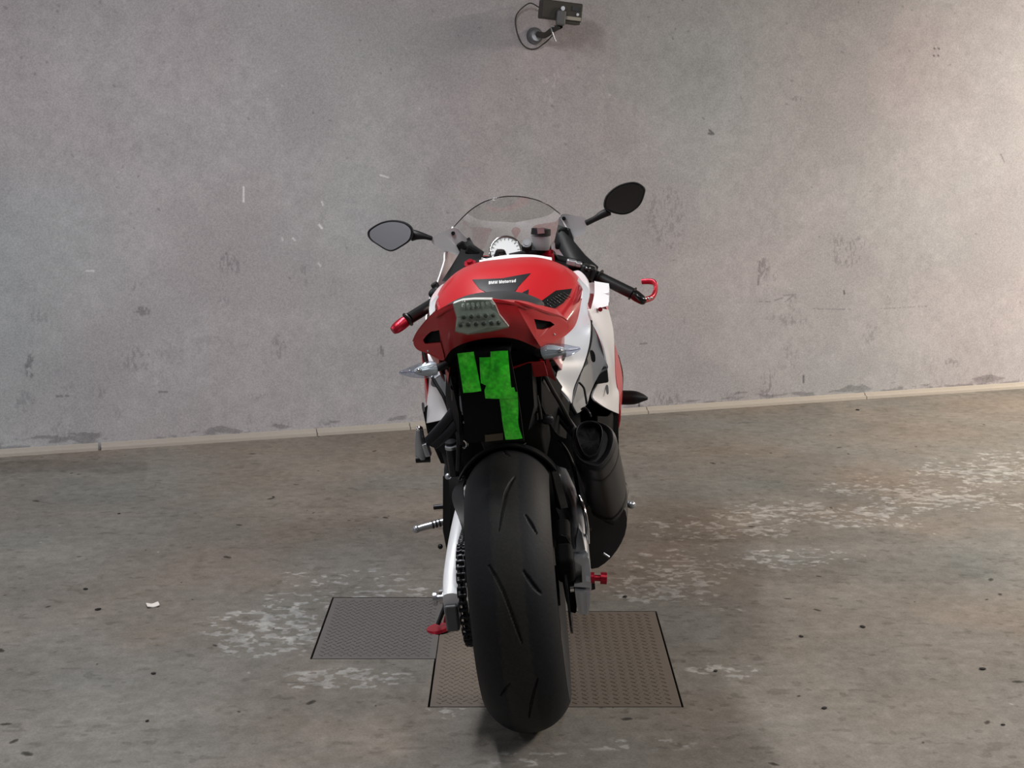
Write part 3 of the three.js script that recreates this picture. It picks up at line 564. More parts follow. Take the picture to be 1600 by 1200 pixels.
// frame spars
both((s) => {
  const o = sx(s, [U(924, 506, .62), U(932, 522, .6), U(939, 539, .58), U(945, 561, .57), U(950, 576, .56), U(936, 586, .55), U(923, 613, .5), U(917, 632, .46), U(902, 646, .42), U(892, 631, .42), U(896, 606, .46), U(911, 571, .52), U(922, 535, .57)]).map((q) => s < 0 ? [q[0] + .045, q[1], q[2]] : q);
  const f = part('frame_spar', slab(o, [s * -.03, 0, .06], { round: 4 }), M.frame, bike, 'grey painted frame spar');
  const hl = sx(s, [U(923, 550, .535), U(927, 549, .535), U(930, 556, .53), U(930, 565, .525), U(926, 566, .525), U(924, 558, .53)]);
  if (s > 0) part('slot', slab(hl, [s * -.002, 0, .014], { round: 3 }), M.blackMatt, f);
  part('seam_strip', tube(sx(s, [U(923, 502, .58), U(922, 535, .53), U(911, 571, .47), U(896, 605, .41), U(892, 632, .38), U(900, 648, .37)]), .0045, 40), M.blackMatt, f);
  if (s > 0) part('spar_rib', tube(sx(s, [U(905, 598, .44), U(912, 606, .44), U(915, 620, .435), U(917, 632, .43)]), .003, 24), M.blackPlastic, f);
  if (s > 0) part('front_bracket', box([s * .232, .688, .57], [.038, .045, .03], [0, s * .3, 0], .005), M.blackPlastic, f);
});
// --- side fairing: white rear panel, red bulging front panel
both((s) => {
  const w = part('side_fairing_white', sheet(s > 0 ? [
    [U(918, 484, .64), U(935, 482, .73), U(950, 485, .86)], [U(926, 504, .63), U(942, 510, .73), U(957, 515, .86)], [U(937, 527, .61), U(948, 535, .72), U(959, 546, .86)],
    [U(944, 552, .6), U(953, 562, .71), U(960, 577, .86)], [U(947, 577, .585), U(954, 586, .7), U(961, 592, .86)], [U(936, 594, .58), U(950, 602, .69), U(963, 606, .86)],
    [U(925, 617, .57), U(945, 621, .68), U(966, 616, .86)], [U(928, 626, .57), U(946, 638, .68), U(966, 647, .86)]] : [
    [U(690, 545, .62), U(680, 548, .72), U(671, 552, .86)], [U(684, 590, .6), U(677, 590, .71), U(671.5, 590, .86)], [U(694, 612, .59), U(682, 612, .7), U(670, 612, .86)], [U(704, 638, .58), U(686, 640, .69), U(667, 640, .86)], [U(701, 654, .58), U(685, 658, .69), U(666, 662, .86)]], { n: 6, m: 4, t: .004 }), M.white);
  if (s > 0) part('panel_bolt', cyl(sx(s, [U(938, 484, .70)])[0], sx(s, [U(938, 484, .715)])[0], .006), M.redMetal, w);
  part('panel_dent', slab(sx(s, [U(946, 604, .655), U(950, 603, .66), U(951, 615, .66), U(948, 616, .655)]), [0, 0, .006], { round: 3 }), M.frame, w);
  const X = (x, y, z) => [s * x * (s > 0 ? 1 : .92), y, z];
  const e = (px, py) => { const q = U(px, py, .862); return [s * q[0] * (s > 0 ? 1 : .92), q[1], q[2]]; };
  const r = part('side_fairing_red', sheet([
    [e(950, 486), X(.271, .81, .98), X(.262, .80, 1.2), X(.225, .79, 1.4), X(.12, .77, 1.56)],
    [e(959, 540), X(.279, .72, .98), X(.275, .70, 1.2), X(.225, .69, 1.4), X(.12, .68, 1.52)],
    [e(961, 585), X(.296, .63, .98), X(.288, .60, 1.2), X(.225, .58, 1.4), X(.1, .57, 1.48)],
    [e(966, 620), X(.295, .56, .98), X(.28, .52, 1.2), X(.21, .49, 1.38), X(.09, .49, 1.44)],
    [e(967, 665), X(.27, .46, .96), X(.25, .42, 1.15), X(.18, .40, 1.32), X(.07, .42, 1.38)],
    [X(.215, .36, .86), X(.21, .33, .95), X(.21, .30, 1.12), X(.14, .31, 1.26), X(.05, .34, 1.3)],
    [X(.12, .2, .86), X(.12, .19, .95), X(.1, .19, 1.1), X(.07, .22, 1.2), X(.02, .27, 1.24)]], { n: 5, m: 5, t: .004 }), M.red, bike);
  part('air_slot', sheet([[X(.293, .66, .985), X(.297, .64, 1.02)], [X(.3, .6, .985), X(.302, .59, 1.02)], [X(.29, .52, .98), X(.291, .51, 1.02)]], { n: 2, m: 4, t: .003 }), M.blackMatt, r);
  part('inner_lining', slab(sx(s, s > 0 ? [U(905, 600, .8), U(940, 600, .83), U(964, 612, .85), U(966, 650, .85), U(967, 715, .85), U(905, 715, .8)] : [U(905, 600, .8), U(940, 600, .83), U(962, 612, .85), U(962, 650, .85), U(950, 700, .83), U(905, 715, .8)]), [0, 0, .01]), M.blackMatt, w);
  part('heel_panel', sheet([[X(.215, .58, .56), X(.245, .55, .68), X(.262, .53, .85)], [X(.2, .47, .58), X(.225, .45, .7), X(.25, .43, .85)], [X(.18, .3, .6), X(.2, .28, .72), X(.22, .28, .85)]], { n: 4, m: 4, t: .004 }), M.blackMatt, w);
  // front turn signal standing out of the fairing
  if (s < 0) return;
  const a = [s * .278, .505, 1.13], b = [s * .372, .497, 1.11];
  part('front_turn_signal', bar([[a, .022, .022], [[s * .33, .502, 1.12], .024, .021], [[s * .355, .5, 1.115], .016, .013], [b, .004, .004]], 16, 4), M.blackPlastic);
});
part('belly_pan', sheet([[[-.12, .2, .6], [0, .17, .6], [.12, .2, .6]], [[-.12, .19, .95], [0, .15, .95], [.12, .19, .95]], [[-.06, .22, 1.2], [0, .2, 1.22], [.06, .22, 1.2]]], { n: 5, m: 5, t: .004 }), M.blackPlastic);
// --- tank
const tankHalf = [
  [.95, [[0, .945], [.07, .943], [.125, .93], [.165, .90], [.175, .85], [.16, .78]]],
  [.86, [[0, .98], [.08, .977], [.14, .958], [.19, .922], [.205, .875], [.185, .79]]],
  [.76, [[0, .992], [.085, .988], [.15, .965], [.203, .92], [.213, .87], [.185, .79]]],
  [.66, [[0, .982], [.08, .977], [.145, .952], [.198, .905], [.208, .86], [.17, .78]]],
  [.56, [[0, .945], [.065, .94], [.12, .915], [.168, .872], [.178, .84], [.145, .77]]],
  [.47, [[0, .89], [.05, .885], [.09, .865], [.125, .835], [.13, .81], [.11, .76]]],
  [.42, [[0, .85], [.03, .845], [.055, .83], [.08, .81], [.085, .79], [.07, .76]]],
];
const tankRing = ([z, h]) => [...h.map(([x, y]) => [x, y, z]), ...h.slice(1).reverse().map(([x, y]) => [-x * .9, y, z])];
const tank = part('fuel_tank', loft(tankHalf.map(tankRing), { n: 6, m: 6 }), M.red, bike, 'red painted fuel tank');
// the pad, its point and the knee grips lie on the tank's own surface
tank.updateMatrixWorld(true);
const caster = new THREE.Raycaster();
function onTank(px, py, lift = .0012) {
  const o = B(EYE_B), d = B(toBike(ray(px, py))).normalize(), tm = new THREE.Mesh(tank.geometry, new THREE.MeshBasicMaterial({ side: THREE.DoubleSide })); tm.updateMatrixWorld(true);
  caster.set(o, d); const h = caster.intersectObject(tm)[0]; if (!h) return null;
  const n = h.face.normal.clone(); if (n.dot(d) > 0) n.negate();
  const p = h.point.addScaledVector(n, lift); return [p.x, p.y, -p.z];
}
function decal(pix, lift, m, name, label, sub = 6) {                   // a sheet between two edges, pressed onto the tank
  const [a, b] = pix, rows = []; const n = sub;
  for (let i = 0; i <= n; i++) { const row = []; for (let j = 0; j <= n * 3; j++) { const t = j / (n * 3), pick = (l) => { const f = t * (l.length - 1), k = Math.min(l.length - 2, Math.floor(f)); return [l[k][0] + (l[k + 1][0] - l[k][0]) * (f - k), l[k][1] + (l[k + 1][1] - l[k][1]) * (f - k)]; }; const p = pick(a), q = pick(b), v = i / n; const hit = onTank(p[0] + (q[0] - p[0]) * v, p[1] + (q[1] - p[1]) * v, lift); if (!hit) return null; row.push(hit); } rows.push(row); }
  return part(name, sheet(rows, { n: 1, m: 1, t: .0012, straightU: true, straightV: true }), m, tank, label);
}
decal([[[738, 438], [762, 437], [785, 436], [806, 432], [829, 428]], [[749, 452], [768, 462], [785, 464], [802, 460], [812, 446]]], .001, M.pad, 'tank_pad', 'black tank pad with white lettering');
decal([[[811, 461], [818, 457], [826, 453]], [[820, 470], [822, 470], [823, 472]]], .001, M.pad, 'tank_pad', 'black pointed pad');
decal([[[836, 478], [850, 468], [868, 455], [893, 452]], [[856, 488], [868, 482], [880, 474], [891, 459]]], .001, M.blackMatt, 'knee_grip', 'black studded knee grip');
// studs on the knee grip
for (let k = 0; k < 60; k++) { const u = (k % 10 + .6) / 10.4, v = (Math.floor(k / 10) + .6) / 6.2; const p = onTank(839 + u * 44 + v * 12, 477 - u * 20 + v * 11 - u * v * 4, .0022); if (p) part('grip_stud', ball(p, .0016), M.blackGloss, tank); }
{
  const font = await new FontLoader().loadAsync('fonts/droid/droid_sans_bold.typeface.json');
  const g = new TextGeometry('BMW Motorrad', { font, size: 1, depth: .05, curveSegments: 3 }); g.computeBoundingBox(); const bb = g.boundingBox, p = g.attributes.position, W = bb.max.x - bb.min.x;
  const c = new THREE.Vector3();
  for (let i = 0; i < p.count; i++) {
    const u = (p.getX(i) - bb.min.x) / W, v = p.getY(i), px = 764 + u * 42, py = 446 - u * 3.4 - v * 4.6; const q = onTank(px, py, .0022 + (p.getZ(i) > .01 ? .0006 : 0));
    c.copy(B(q)); p.setXYZ(i, c.x, c.y, c.z);
  }
  g.computeVertexNormals(); part('pad_lettering', g, M.print, tank, 'white lettering');
}
// white rim band round the tank and the silver side panels below it
both((s) => {
  part('tank_edge_trim', sheet(sx(s, [[[.12, .944, .95], [.13, .953, .945]], [[.165, .912, .93], [.176, .921, .93]], [[.193, .915, .87], [.205, .927, .87]], [[.207, .908, .78], [.221, .92, .78]], [[.21, .9, .7], [.226, .91, .69]], [[.203, .882, .62], [.222, .89, .6]]]).map((r) => r.map((q) => s < 0 ? [q[0] * .88, q[1], q[2]] : q)), { n: 3, m: 6, t: .006 }), M.white);
  const p = part('side_trim', sheet(sx(s, [
    [U(894, 432, .76), U(899, 434, .755), U(905, 437, .74)], [U(910, 452, .64), U(915, 453, .635), U(921, 456, .62)], [U(908, 478, .55), U(913, 478, .54), U(917.5, 481, .53)], [U(899, 511, .45), U(911, 508, .44), U(922, 505, .42)],
    [U(874, 537, .32), U(899, 537, .34), U(921, 536, .35)], [U(877, 561, .25), U(894, 565, .27), U(911, 570, .29)], [U(868, 596, .2), U(882, 601, .22), U(896, 605, .24)], [U(889, 626, .2), U(890, 629, .205), U(892, 631, .21)]].slice(0, s > 0 ? 8 : 6)).map((r) => r.map((q) => s < 0 ? [q[0] * .87, q[1], q[2]] : q)), { n: 6, m: 6, t: .005 }), M.silver, bike, 'silver white side panel');
  if (s > 0) part('trim_seam', tube(sx(s, [U(912, 510, .428), U(916, 511, .42), U(920, 507, .415)]), .0015, 16), M.blackMatt, p);
});
// --- seats
part('rider_seat', loft([[.46, .09, .815], [.36, .13, .83], [.24, .15, .845], [.16, .14, .87]].map(([z, w, y]) => [[0, y, z], [w * .6, y - .003, z], [w, y - .02, z], [w * .9, y - .06, z], [0, y - .07, z], [-w * .9, y - .06, z], [-w, y - .02, z], [-w * .6, y - .003, z]]), { n: 4, m: 5 }), M.seat);
part('pillion_seat', loft([[.19, .1, .945], [.12, .116, .982], [.05, .118, .998], [-.03, .105, 1.002], [-.1, .08, .996]].map(([z, w, y]) => [[0, y, z], [w * .45, y - .004, z], [w * .85, y - .022, z], [w, y - .04, z], [w * .8, y - .055, z], [0, y - .06, z], [-w * .8, y - .055, z], [-w, y - .04, z], [-w * .85, y - .022, z], [-w * .45, y - .004, z]]), { n: 4, m: 5 }), M.seat, bike, 'black pillion pad');
// --- tail
const tail = part('tail_cowl', sheet([
  [[-.102, .984, -.17], [-.062, 1.004, -.2], [0, 1.012, -.212], [.055, 1.003, -.2], [.09, .982, -.17]],
  [[-.12, .965, -.06], [-.075, .985, -.07], [0, .992, -.075], [.075, .985, -.07], [.12, .965, -.06]],
  [[-.135, .92, .1], [-.09, .94, .1], [0, .945, .1], [.09, .94, .1], [.135, .92, .1]],
  [[-.145, .85, .28], [-.1, .86, .28], [0, .86, .28], [.1, .86, .28], [.145, .85, .28]]], { n: 5, m: 5, t: .004 }), M.red, bike, 'red tail cowl');
part('rear_panel', sheet([
  [U(683, 486, -.16), U(705, 475, -.195), U(739, 468.5, -.205), U(772, 467.5, -.205), U(804, 473, -.19)],
  [U(687, 514, -.155), U(707, 505, -.19), U(745, 500, -.2), U(790, 496, -.195), U(822, 505, -.175)],
  [U(694, 563, -.12), U(710, 543, -.15), U(748, 530, -.17), U(800, 528, -.165), U(849, 548, -.125)]], { n: 5, m: 5, t: .004 }), M.red, tail);
part('undertail', sheet([
  [U(694, 562, -.117), U(710, 542, -.147), U(748, 529, -.167), U(800, 527, -.162), U(849, 547, -.122)],
  [U(697, 572, -.09), U(716, 555, -.09), U(752, 545, -.09), U(800, 545, -.09), U(852, 560, -.09)],
  [U(702, 590, .02), U(722, 585, .05), U(755, 580, .08), U(805, 580, .08), U(856, 585, .02)]], { n: 4, m: 4, t: .004 }), M.blackMatt, tail);
part('undertail_panel', slab([U(801, 574, -.1), U(826, 566, -.1), U(850, 566, -.1), U(856, 588, -.06), U(830, 590, -.06), U(806, 592, -.06)], [0, 0, .01]), M.red, tail);
// side wings with their air openings
const wingR = [U(804, 473, -.185), U(827, 480, -.17), U(852, 489, -.13), U(874, 496, -.08), U(884, 502, -.06), U(888, 510, -.055), U(887, 519, -.055), U(880, 527, -.07), U(866, 535, -.1), U(850, 546, -.125), U(838, 532, -.155), U(822, 505, -.175)];
const holeR = [U(834.5, 499, -.155), U(848, 501, -.13), U(860, 503, -.115), U(867, 508, -.1), U(858, 513, -.11), U(848, 516, -.13), U(839, 515, -.15)];
const wingL = [U(683, 486, -.16), U(666, 503, -.12), U(652, 521, -.08), U(646, 534, -.06), U(648, 542, -.06), U(654, 548, -.07), U(670, 554, -.1), U(693, 564, -.125), U(690, 540, -.142), U(687, 514, -.157)];
const holeL = [U(661, 532, -.09), U(666, 525, -.1), U(673, 519, -.115), U(687, 516.5, -.145), U(688, 536, -.145), U(664, 538, -.095)];
for (const [o, h, s] of [[wingR, holeR, 1], [wingL, holeL, -1]]) {
  const w = part('tail_wing', slab(spline(o, 4, true), [s * -.004, 0, .016], { holes: [spline(h, 2, true, true)] }), M.red, tail);
  part('wing_duct', slab(h, [s * -.02, 0, .06]), M.blackMatt, w).position.z = -.012;
  part('wing_top', sheet(s > 0 ? [[U(804, 472, -.185), U(828, 479, -.17), U(853, 488, -.13), U(875, 495, -.08), U(886, 502, -.055)], [[.1, .97, -.05], [.115, .965, -.03], [.13, .955, 0], [.145, .945, .03], [.155, .93, .05]]] : [[U(683, 485, -.16), U(666, 502, -.12), U(652, 520, -.08), U(645.5, 534, -.06)], [[-.11, .965, -.03], [-.13, .95, 0], [-.145, .935, .03], [-.155, .92, .05]]], { n: 4, m: 3, t: .004 }), M.red, w);
  part('wing_bolt', ball(s > 0 ? U(866, 523, -.1) : U(669, 549, -.1), .0028), M.chrome, w);
  part('lower_fin', slab(s > 0 ? [U(840, 540, -.13), U(850, 546, -.125), U(858, 563, -.07), U(869, 597, .05), U(855, 588, .02), U(845, 570, -.06)] : [U(693, 560, -.12), U(698, 556, -.12), U(702, 576, -.07), U(700, 600, .05), U(696, 584, .0)], [s * -.004, .002, .012]), M.red, w);
}
both((s) => part('side_cowl', sheet([[[s * .12, .965, -.05], [s * .135, .92, .1], [s * .145, .85, .28]], [[s * .15, .93, -.03], [s * .155, .88, .1], [s * .15, .82, .28]], [[s * .115, .88, -.06], [s * .13, .82, .08], [s * .14, .77, .24]]], { n: 5, m: 5, t: .004 }), M.red, tail));
// tail lamp (unlit): reflector bowl, LED cups and a clear ribbed lens
{
  const o = [U(708, 475, -.212), U(722, 470, -.217), U(740, 468.5, -.22), U(768, 468.5, -.22), U(774, 477, -.22), U(780, 492, -.217), U(788, 502, -.212), U(795, 511, -.205), U(765, 518, -.207), U(731, 522, -.207), U(711.5, 518, -.207), U(714, 496, -.212)];
  const lamp = part('tail_light', slab(o, [0, 0, .03]), M.reflector, tail, 'clear tail light with rows of diodes');
  const fr = (k) => o.map(([x, y, z]) => [x * k + (1 - k) * -.005, (y - .98) * k + .98, z]);
  part('tail_lens', loft([o.map(([x, y, z]) => [x, y, z]), o.map(([x, y, z]) => [x, y, z - .01]), fr(.94).map(([x, y, z]) => [x, y, z - .016]), fr(.3).map(([x, y, z]) => [x, y, z - .019])], { n: 2, m: 3, straightRing: true }), M.tailLens, lamp);
  for (const [y, xs] of [[494, [725, 737, 748, 759, 771]], [506, [720, 732, 744, 756, 768, 779]]]) for (const x of xs) {
    const c = U(x, y - (x - 750) * .06, -.216), q = part('led_cup', cyl([c[0], c[1], c[2] + .012], [c[0], c[1], c[2] - .006], .003, .007, 14), M.reflector, lamp); part('led', ball([c[0], c[1], c[2] - .007], .0042), M.led, q);
  }
  for (let k = 0; k < 7; k++) { const c = U(724 + k * 7.5, 480 - k * .7, -.218); part('prism', ball([c[0], c[1], c[2]], .0052, [.8, 1.5, .8]), M.reflector, lamp); }
}
// rear turn signals
both((s) => {
  const P = s > 0 ? [U(840, 551, -.15), U(849, 552, -.165), U(858, 550, -.17), U(876, 549, -.17), U(892, 548, -.165), U(906.5, 545, -.16)] : [U(697, 571, -.15), U(681, 576, -.165), U(672, 578, -.17), U(656, 580, -.17), U(640, 582, -.165), U(624.5, 583, -.16)];
  const g = part('rear_turn_signal', bar([[P[0], .009, .009], [P[1], .012, .008]], 12, 2), M.blackPlastic, bike, 'clear turn signal on black stalk');
  part('signal_lens', bar([[P[1], .012, .015], [P[2], .016, .0175], [P[3], .017, .0155], [P[4], .012, .0105], [P[5], .002, .003]], 18, 4), M.lens, g);
  part('signal_reflector', bar([[P[1], .01, .013], [P[2], .013, .0145], [P[3], .011, .0095], [P[3].map((v, i) => v * .5 + P[4][i] * .5), .005, .0045]], 14, 3), M.reflector, g);
  part('signal_bulb', ball([P[3][0], P[3][1] + .003, P[3][2] - .013], .0045, [1.5, 1, 1]), M.chrome, g);
  part('lens_rib', bar([[P[2], .0135, .0012], [P[4], .009, .001], [P[5], .002, .001]], 8, 3), M.lens, g);
});
// --- undertail: tray, subframe, plate carrier with tape
part('undertray', loft([[[-.075, .885, -.1], [.085, .885, -.1], [.08, .76, -.09], [.06, .70, -.06], [-.055, .70, -.06], [-.07, .76, -.09]], [[-.085, .885, .08], [.095, .885, .08], [.09, .72, .08], [.065, .675, .08], [-.06, .675, .08], [-.08, .72, .08]], [[-.09, .83, .3], [.09, .83, .3], [.09, .66, .3], [.07, .6, .3], [-.07, .6, .3], [-.09, .66, .3]], [[-.09, .78, .5], [.09, .78, .5], [.09, .55, .5], [.07, .48, .5], [-.07, .48, .5], [-.09, .55, .5]]], { n: 3, m: 4, straightRing: true }), M.blackMatt);
const carrier = part('plate_carrier', slab([U(714, 566, -.178), U(720, 552, -.18), U(796, 548, -.18), U(806, 600, -.178), U(814, 650, -.17), U(819, 690, -.16), U(730, 692, -.16), U(722, 640, -.17)], [0, 0, .012]), M.blackMatt, bike, 'black number plate carrier');
part('carrier_strip', slab([U(757.5, 681, -.166), U(786, 677.5, -.166), U(786, 688, -.163), U(758, 691, -.163)], [0, 0, .006]), M.reflectorStrip, carrier);
part('carrier_arm', sheet([[[-.045, .9, -.17], [.045, .9, -.17]], [[-.05, .905, -.1], [.05, .905, -.1]], [[-.05, .9, 0], [.05, .9, 0]]], { t: .01 }), M.blackPlastic, carrier);
{
  const tapeStrip = (rows, label) => part('green_tape', sheet(rows, { n: 5, m: 6, t: .0012 }), M.tape, carrier, label);
  const z = -.1835;
  tapeStrip([[U(714.5, 553, z), U(727, 551.5, z - .001), U(740, 550, z)], [U(719, 582, z - .001), U(733, 581, z - .003), U(746, 580, z - .001)], [U(724, 614.5, z), U(738, 613.5, z - .001), U(752, 611.5, z)]], 'strip of green adhesive tape');
  tapeStrip([[U(749, 559, z), U(757, 559, z - .001), U(767, 558.5, z)], [U(750, 580, z), U(760, 580, z - .002), U(770, 580, z - .001)], [U(751.5, 599, z), U(762, 604, z - .001), U(772, 606, z)]], 'strip of green adhesive tape');
  tapeStrip([[U(766.5, 550, z - .0015), U(780, 549, z - .002), U(793.5, 548.5, z - .0015)], [U(766, 580, z - .003), U(781, 579, z - .006), U(796, 578, z - .003)], [U(757, 611, z - .0015), U(778, 609, z - .003), U(799, 607, z - .002)]], 'crumpled strip of green adhesive tape');
  tapeStrip([[U(757, 609, z - .003), U(780, 607, z - .004), U(803.5, 606, z - .003)], [U(757.5, 616, z - .002), U(780, 616, z - .004), U(806, 616, z - .002)], [U(758.5, 623, z), U(781, 623.5, z - .002), U(808, 622, z)]], 'strip of green adhesive tape');
  tapeStrip([[U(779, 615, z - .001), U(794, 614, z - .002), U(808.5, 613, z - .001)], [U(783, 642, -.176), U(797, 641, -.178), U(810, 640, -.176)], [U(785.5, 663, -.172), U(798, 662.5, -.174), U(810, 663, -.172)], [U(790, 687.5, -.166), U(803, 687, -.168), U(816.5, 685.5, -.166)]], 'long hanging strip of green adhesive tape');
}
// subframe rails and hidden hardware under the tail
both((s) => {
  part('subframe_rail', join([tube([[s * .1, .87, -.08], [s * .105, .83, .06], [s * .115, .76, .25], [s * .13, .70, .45]], .011), tube([[s * .095, .8, .0], [s * .115, .7, .18], [s * .13, .62, .36]], .009)]), M.blackPlastic);
  part('inner_panel', sheet([[[s * .1, .86, -.02], [s * .13, .76, .16], [s * .15, .68, .34]], [[s * .09, .74, .0], [s * .11, .64, .16], [s * .13, .58, .34]]], { n: 4, m: 4, t: .006 }), M.blackMatt);
});
part('frame_bolt', ball(U(855, 656, .02), .013, [1.1, .9, .7]), M.darkMetal);
part('wiring', join([tube([U(838, 618, -.02), U(842, 635, -.01), U(845, 655, .0)], .004), tube([U(838, 645, -.02), U(839, 656, -.01)], .0035), tube([U(850, 585, -.03), U(862, 608, .0), U(875, 630, .05), U(893, 664, .1)], .005)]), M.blackPlastic);
part('shock_spring', (() => { const q = []; for (let k = 0; k <= 90; k++) { const t = k / 90, a = t * Math.PI * 14; q.push([.032 * Math.cos(a), .36 + t * .22, .38 + .032 * Math.sin(a) - t * .02]); } return tube(q, .0055, 360, 6); })(), M.blackGloss);
// --- pillion footrests
{
  const f = part('pillion_footrest', bar([[U(714, 640, .17), .01, .016], [U(696, 662, .18), .011, .014], [U(671, 692, .2), .011, .016]], 12, 4), M.darkMetal, bike, 'dark hanger with folded-up silver peg');
  part('hanger_arm', bar([[U(722, 650, .16), .006, .01], [U(704, 674, .17), .007, .012], [U(678, 697, .19), .007, .01]], 10, 3), M.darkMetal, f);
  part('peg', bar([[U(661, 716, .215), .0185, .017], [U(659, 703, .213), .017, .014], [U(656, 685, .21), .012, .012], [U(655.5, 672, .207), .009, .009]], 14, 3), M.alu, f);
  part('peg_tip', ball(U(655.5, 671, .207), .0085), M.chrome, f);
  part('peg_base', bar([[U(650, 718, .21), .012, .009], [U(672, 717, .21), .011, .009]], 10, 2), M.blackPlastic, f);
  part('peg_joint', box(U(667, 703, .205), [.016, .034, .02], [0, 0, .2], .005), M.alu, f);
  const r = part('pillion_footrest', bar([[[.11, .70, .2], .01, .016], [[.15, .63, .22], .01, .014], [[.165, .6, .24], .01, .014]], 12, 4), M.darkMetal);
  part('peg', bar([[[.172, .585, .26], .012, .012], [[.175, .6, .34], .011, .011]], 12, 2), M.alu, r);
}
part('linkage_tube', cyl(U(704, 690, .27), U(711, 742, .29), .014, .014), M.darkMetal);
part('linkage_collar', cyl(U(705, 697, .262), U(705.6, 701, .263), .0155, .0155), M.alu);
part('heel_plate', slab([U(696, 668, .32), U(716, 664, .32), U(716, 740, .36), U(708, 740, .36), U(698, 716, .34), U(684, 702, .33)], [.01, 0, .01]), M.blackPlastic);
part('side_rail', bar([[U(719, 662, .22), .008, .008], [U(718, 700, .24), .008, .008], [U(716, 735, .26), .007, .007]], 10, 3), M.blackPlastic);
part('hose_clip', tube([U(725, 688, .15), U(729, 692, .15), U(729, 698, .15), U(723, 700, .15)], .003, 24), M.chrome);
part('left_cover', slab([U(692, 745, .4), U(700, 740, .4), U(704, 790, .42), U(700, 870, .46), U(692, 830, .45)], [.03, 0, .02]), M.blackPlastic);
part('shift_linkage_bolt', ball(U(700, 745, .36), .008), M.alu);
// --- rider footrests, brake pedal and gear lever
{
  const l = part('rider_footrest', bar([[[-.2, .345, .52], .01], [[-.225, .343, .515], .0095], [[-.285, .336, .5], .009]], 12, 4), M.alu, bike, 'knurled aluminium rider peg');
  for (let k = 0; k < 3; k++) part('peg_ring', cyl([-.222 - k * .009, .3433 - k * .001, .5152 - k * .0022], [-.226 - k * .009, .3429 - k * .001, .5143 - k * .0022], .0108), M.darkMetal, l);
  part('peg_end', ball([-.285, .336, .5], .0105), M.alu, l);
  part('heel_guard', slab([[-.175, .5, .5], [-.185, .45, .42], [-.19, .34, .46], [-.19, .33, .55], [-.18, .45, .58]], [.006, 0, .004]), M.darkMetal, l);
  part('gear_lever', join([cyl([-.2, .3, .52], [-.21, .33, .72], .005), cyl([-.205, .33, .72], [-.26, .33, .72], .007), ball([-.228, .283, .5], .007)]), M.darkMetal, l);
  const r = part('rider_footrest', bar([[[.2, .37, .5], .01], [[.23, .368, .48], .0095], [[.276, .364, .455], .009]], 12, 4), M.alu);
  part('peg_end', ball([.281, .363, .452], .0105), M.alu, r);
  part('brake_pedal', join([cyl([.2, .33, .52], [.215, .3, .72], .005), cyl([.21, .3, .72], [.26, .3, .72], .007)]), M.darkMetal, r);
}
// --- kickstand
{
  const F = [-.268, .033, .57], top = [-.13, .3, .66];
  const k = part('kickstand', bar([[top, .012, .014], [[-.19, .19, .62], .007, .008], [[F[0], F[1] + .01, F[2]], .005, .006]], 12, 4), M.darkMetal, bike, 'dark kickstand with round red foot');
  const g = cyl([-.268, .028, .57], [-.2685, .036, .57], .034, .031, 32); part('stand_foot', g, M.redMetal, k);
  part('foot_sole', cyl([-.2675, .0225, .57], [-.268, .028, .57], .032, .035, 32), M.blackMatt, k);
  part('stand_spring', tube([[-.14, .29, .64], [-.2, .16, .6]], .006), M.darkMetal, k);
  part('stand_link', tube([[-.2, .17, .62], [-.235, .09, .585], [-.25, .045, .575]], .0035), M.redMetal, k);
}
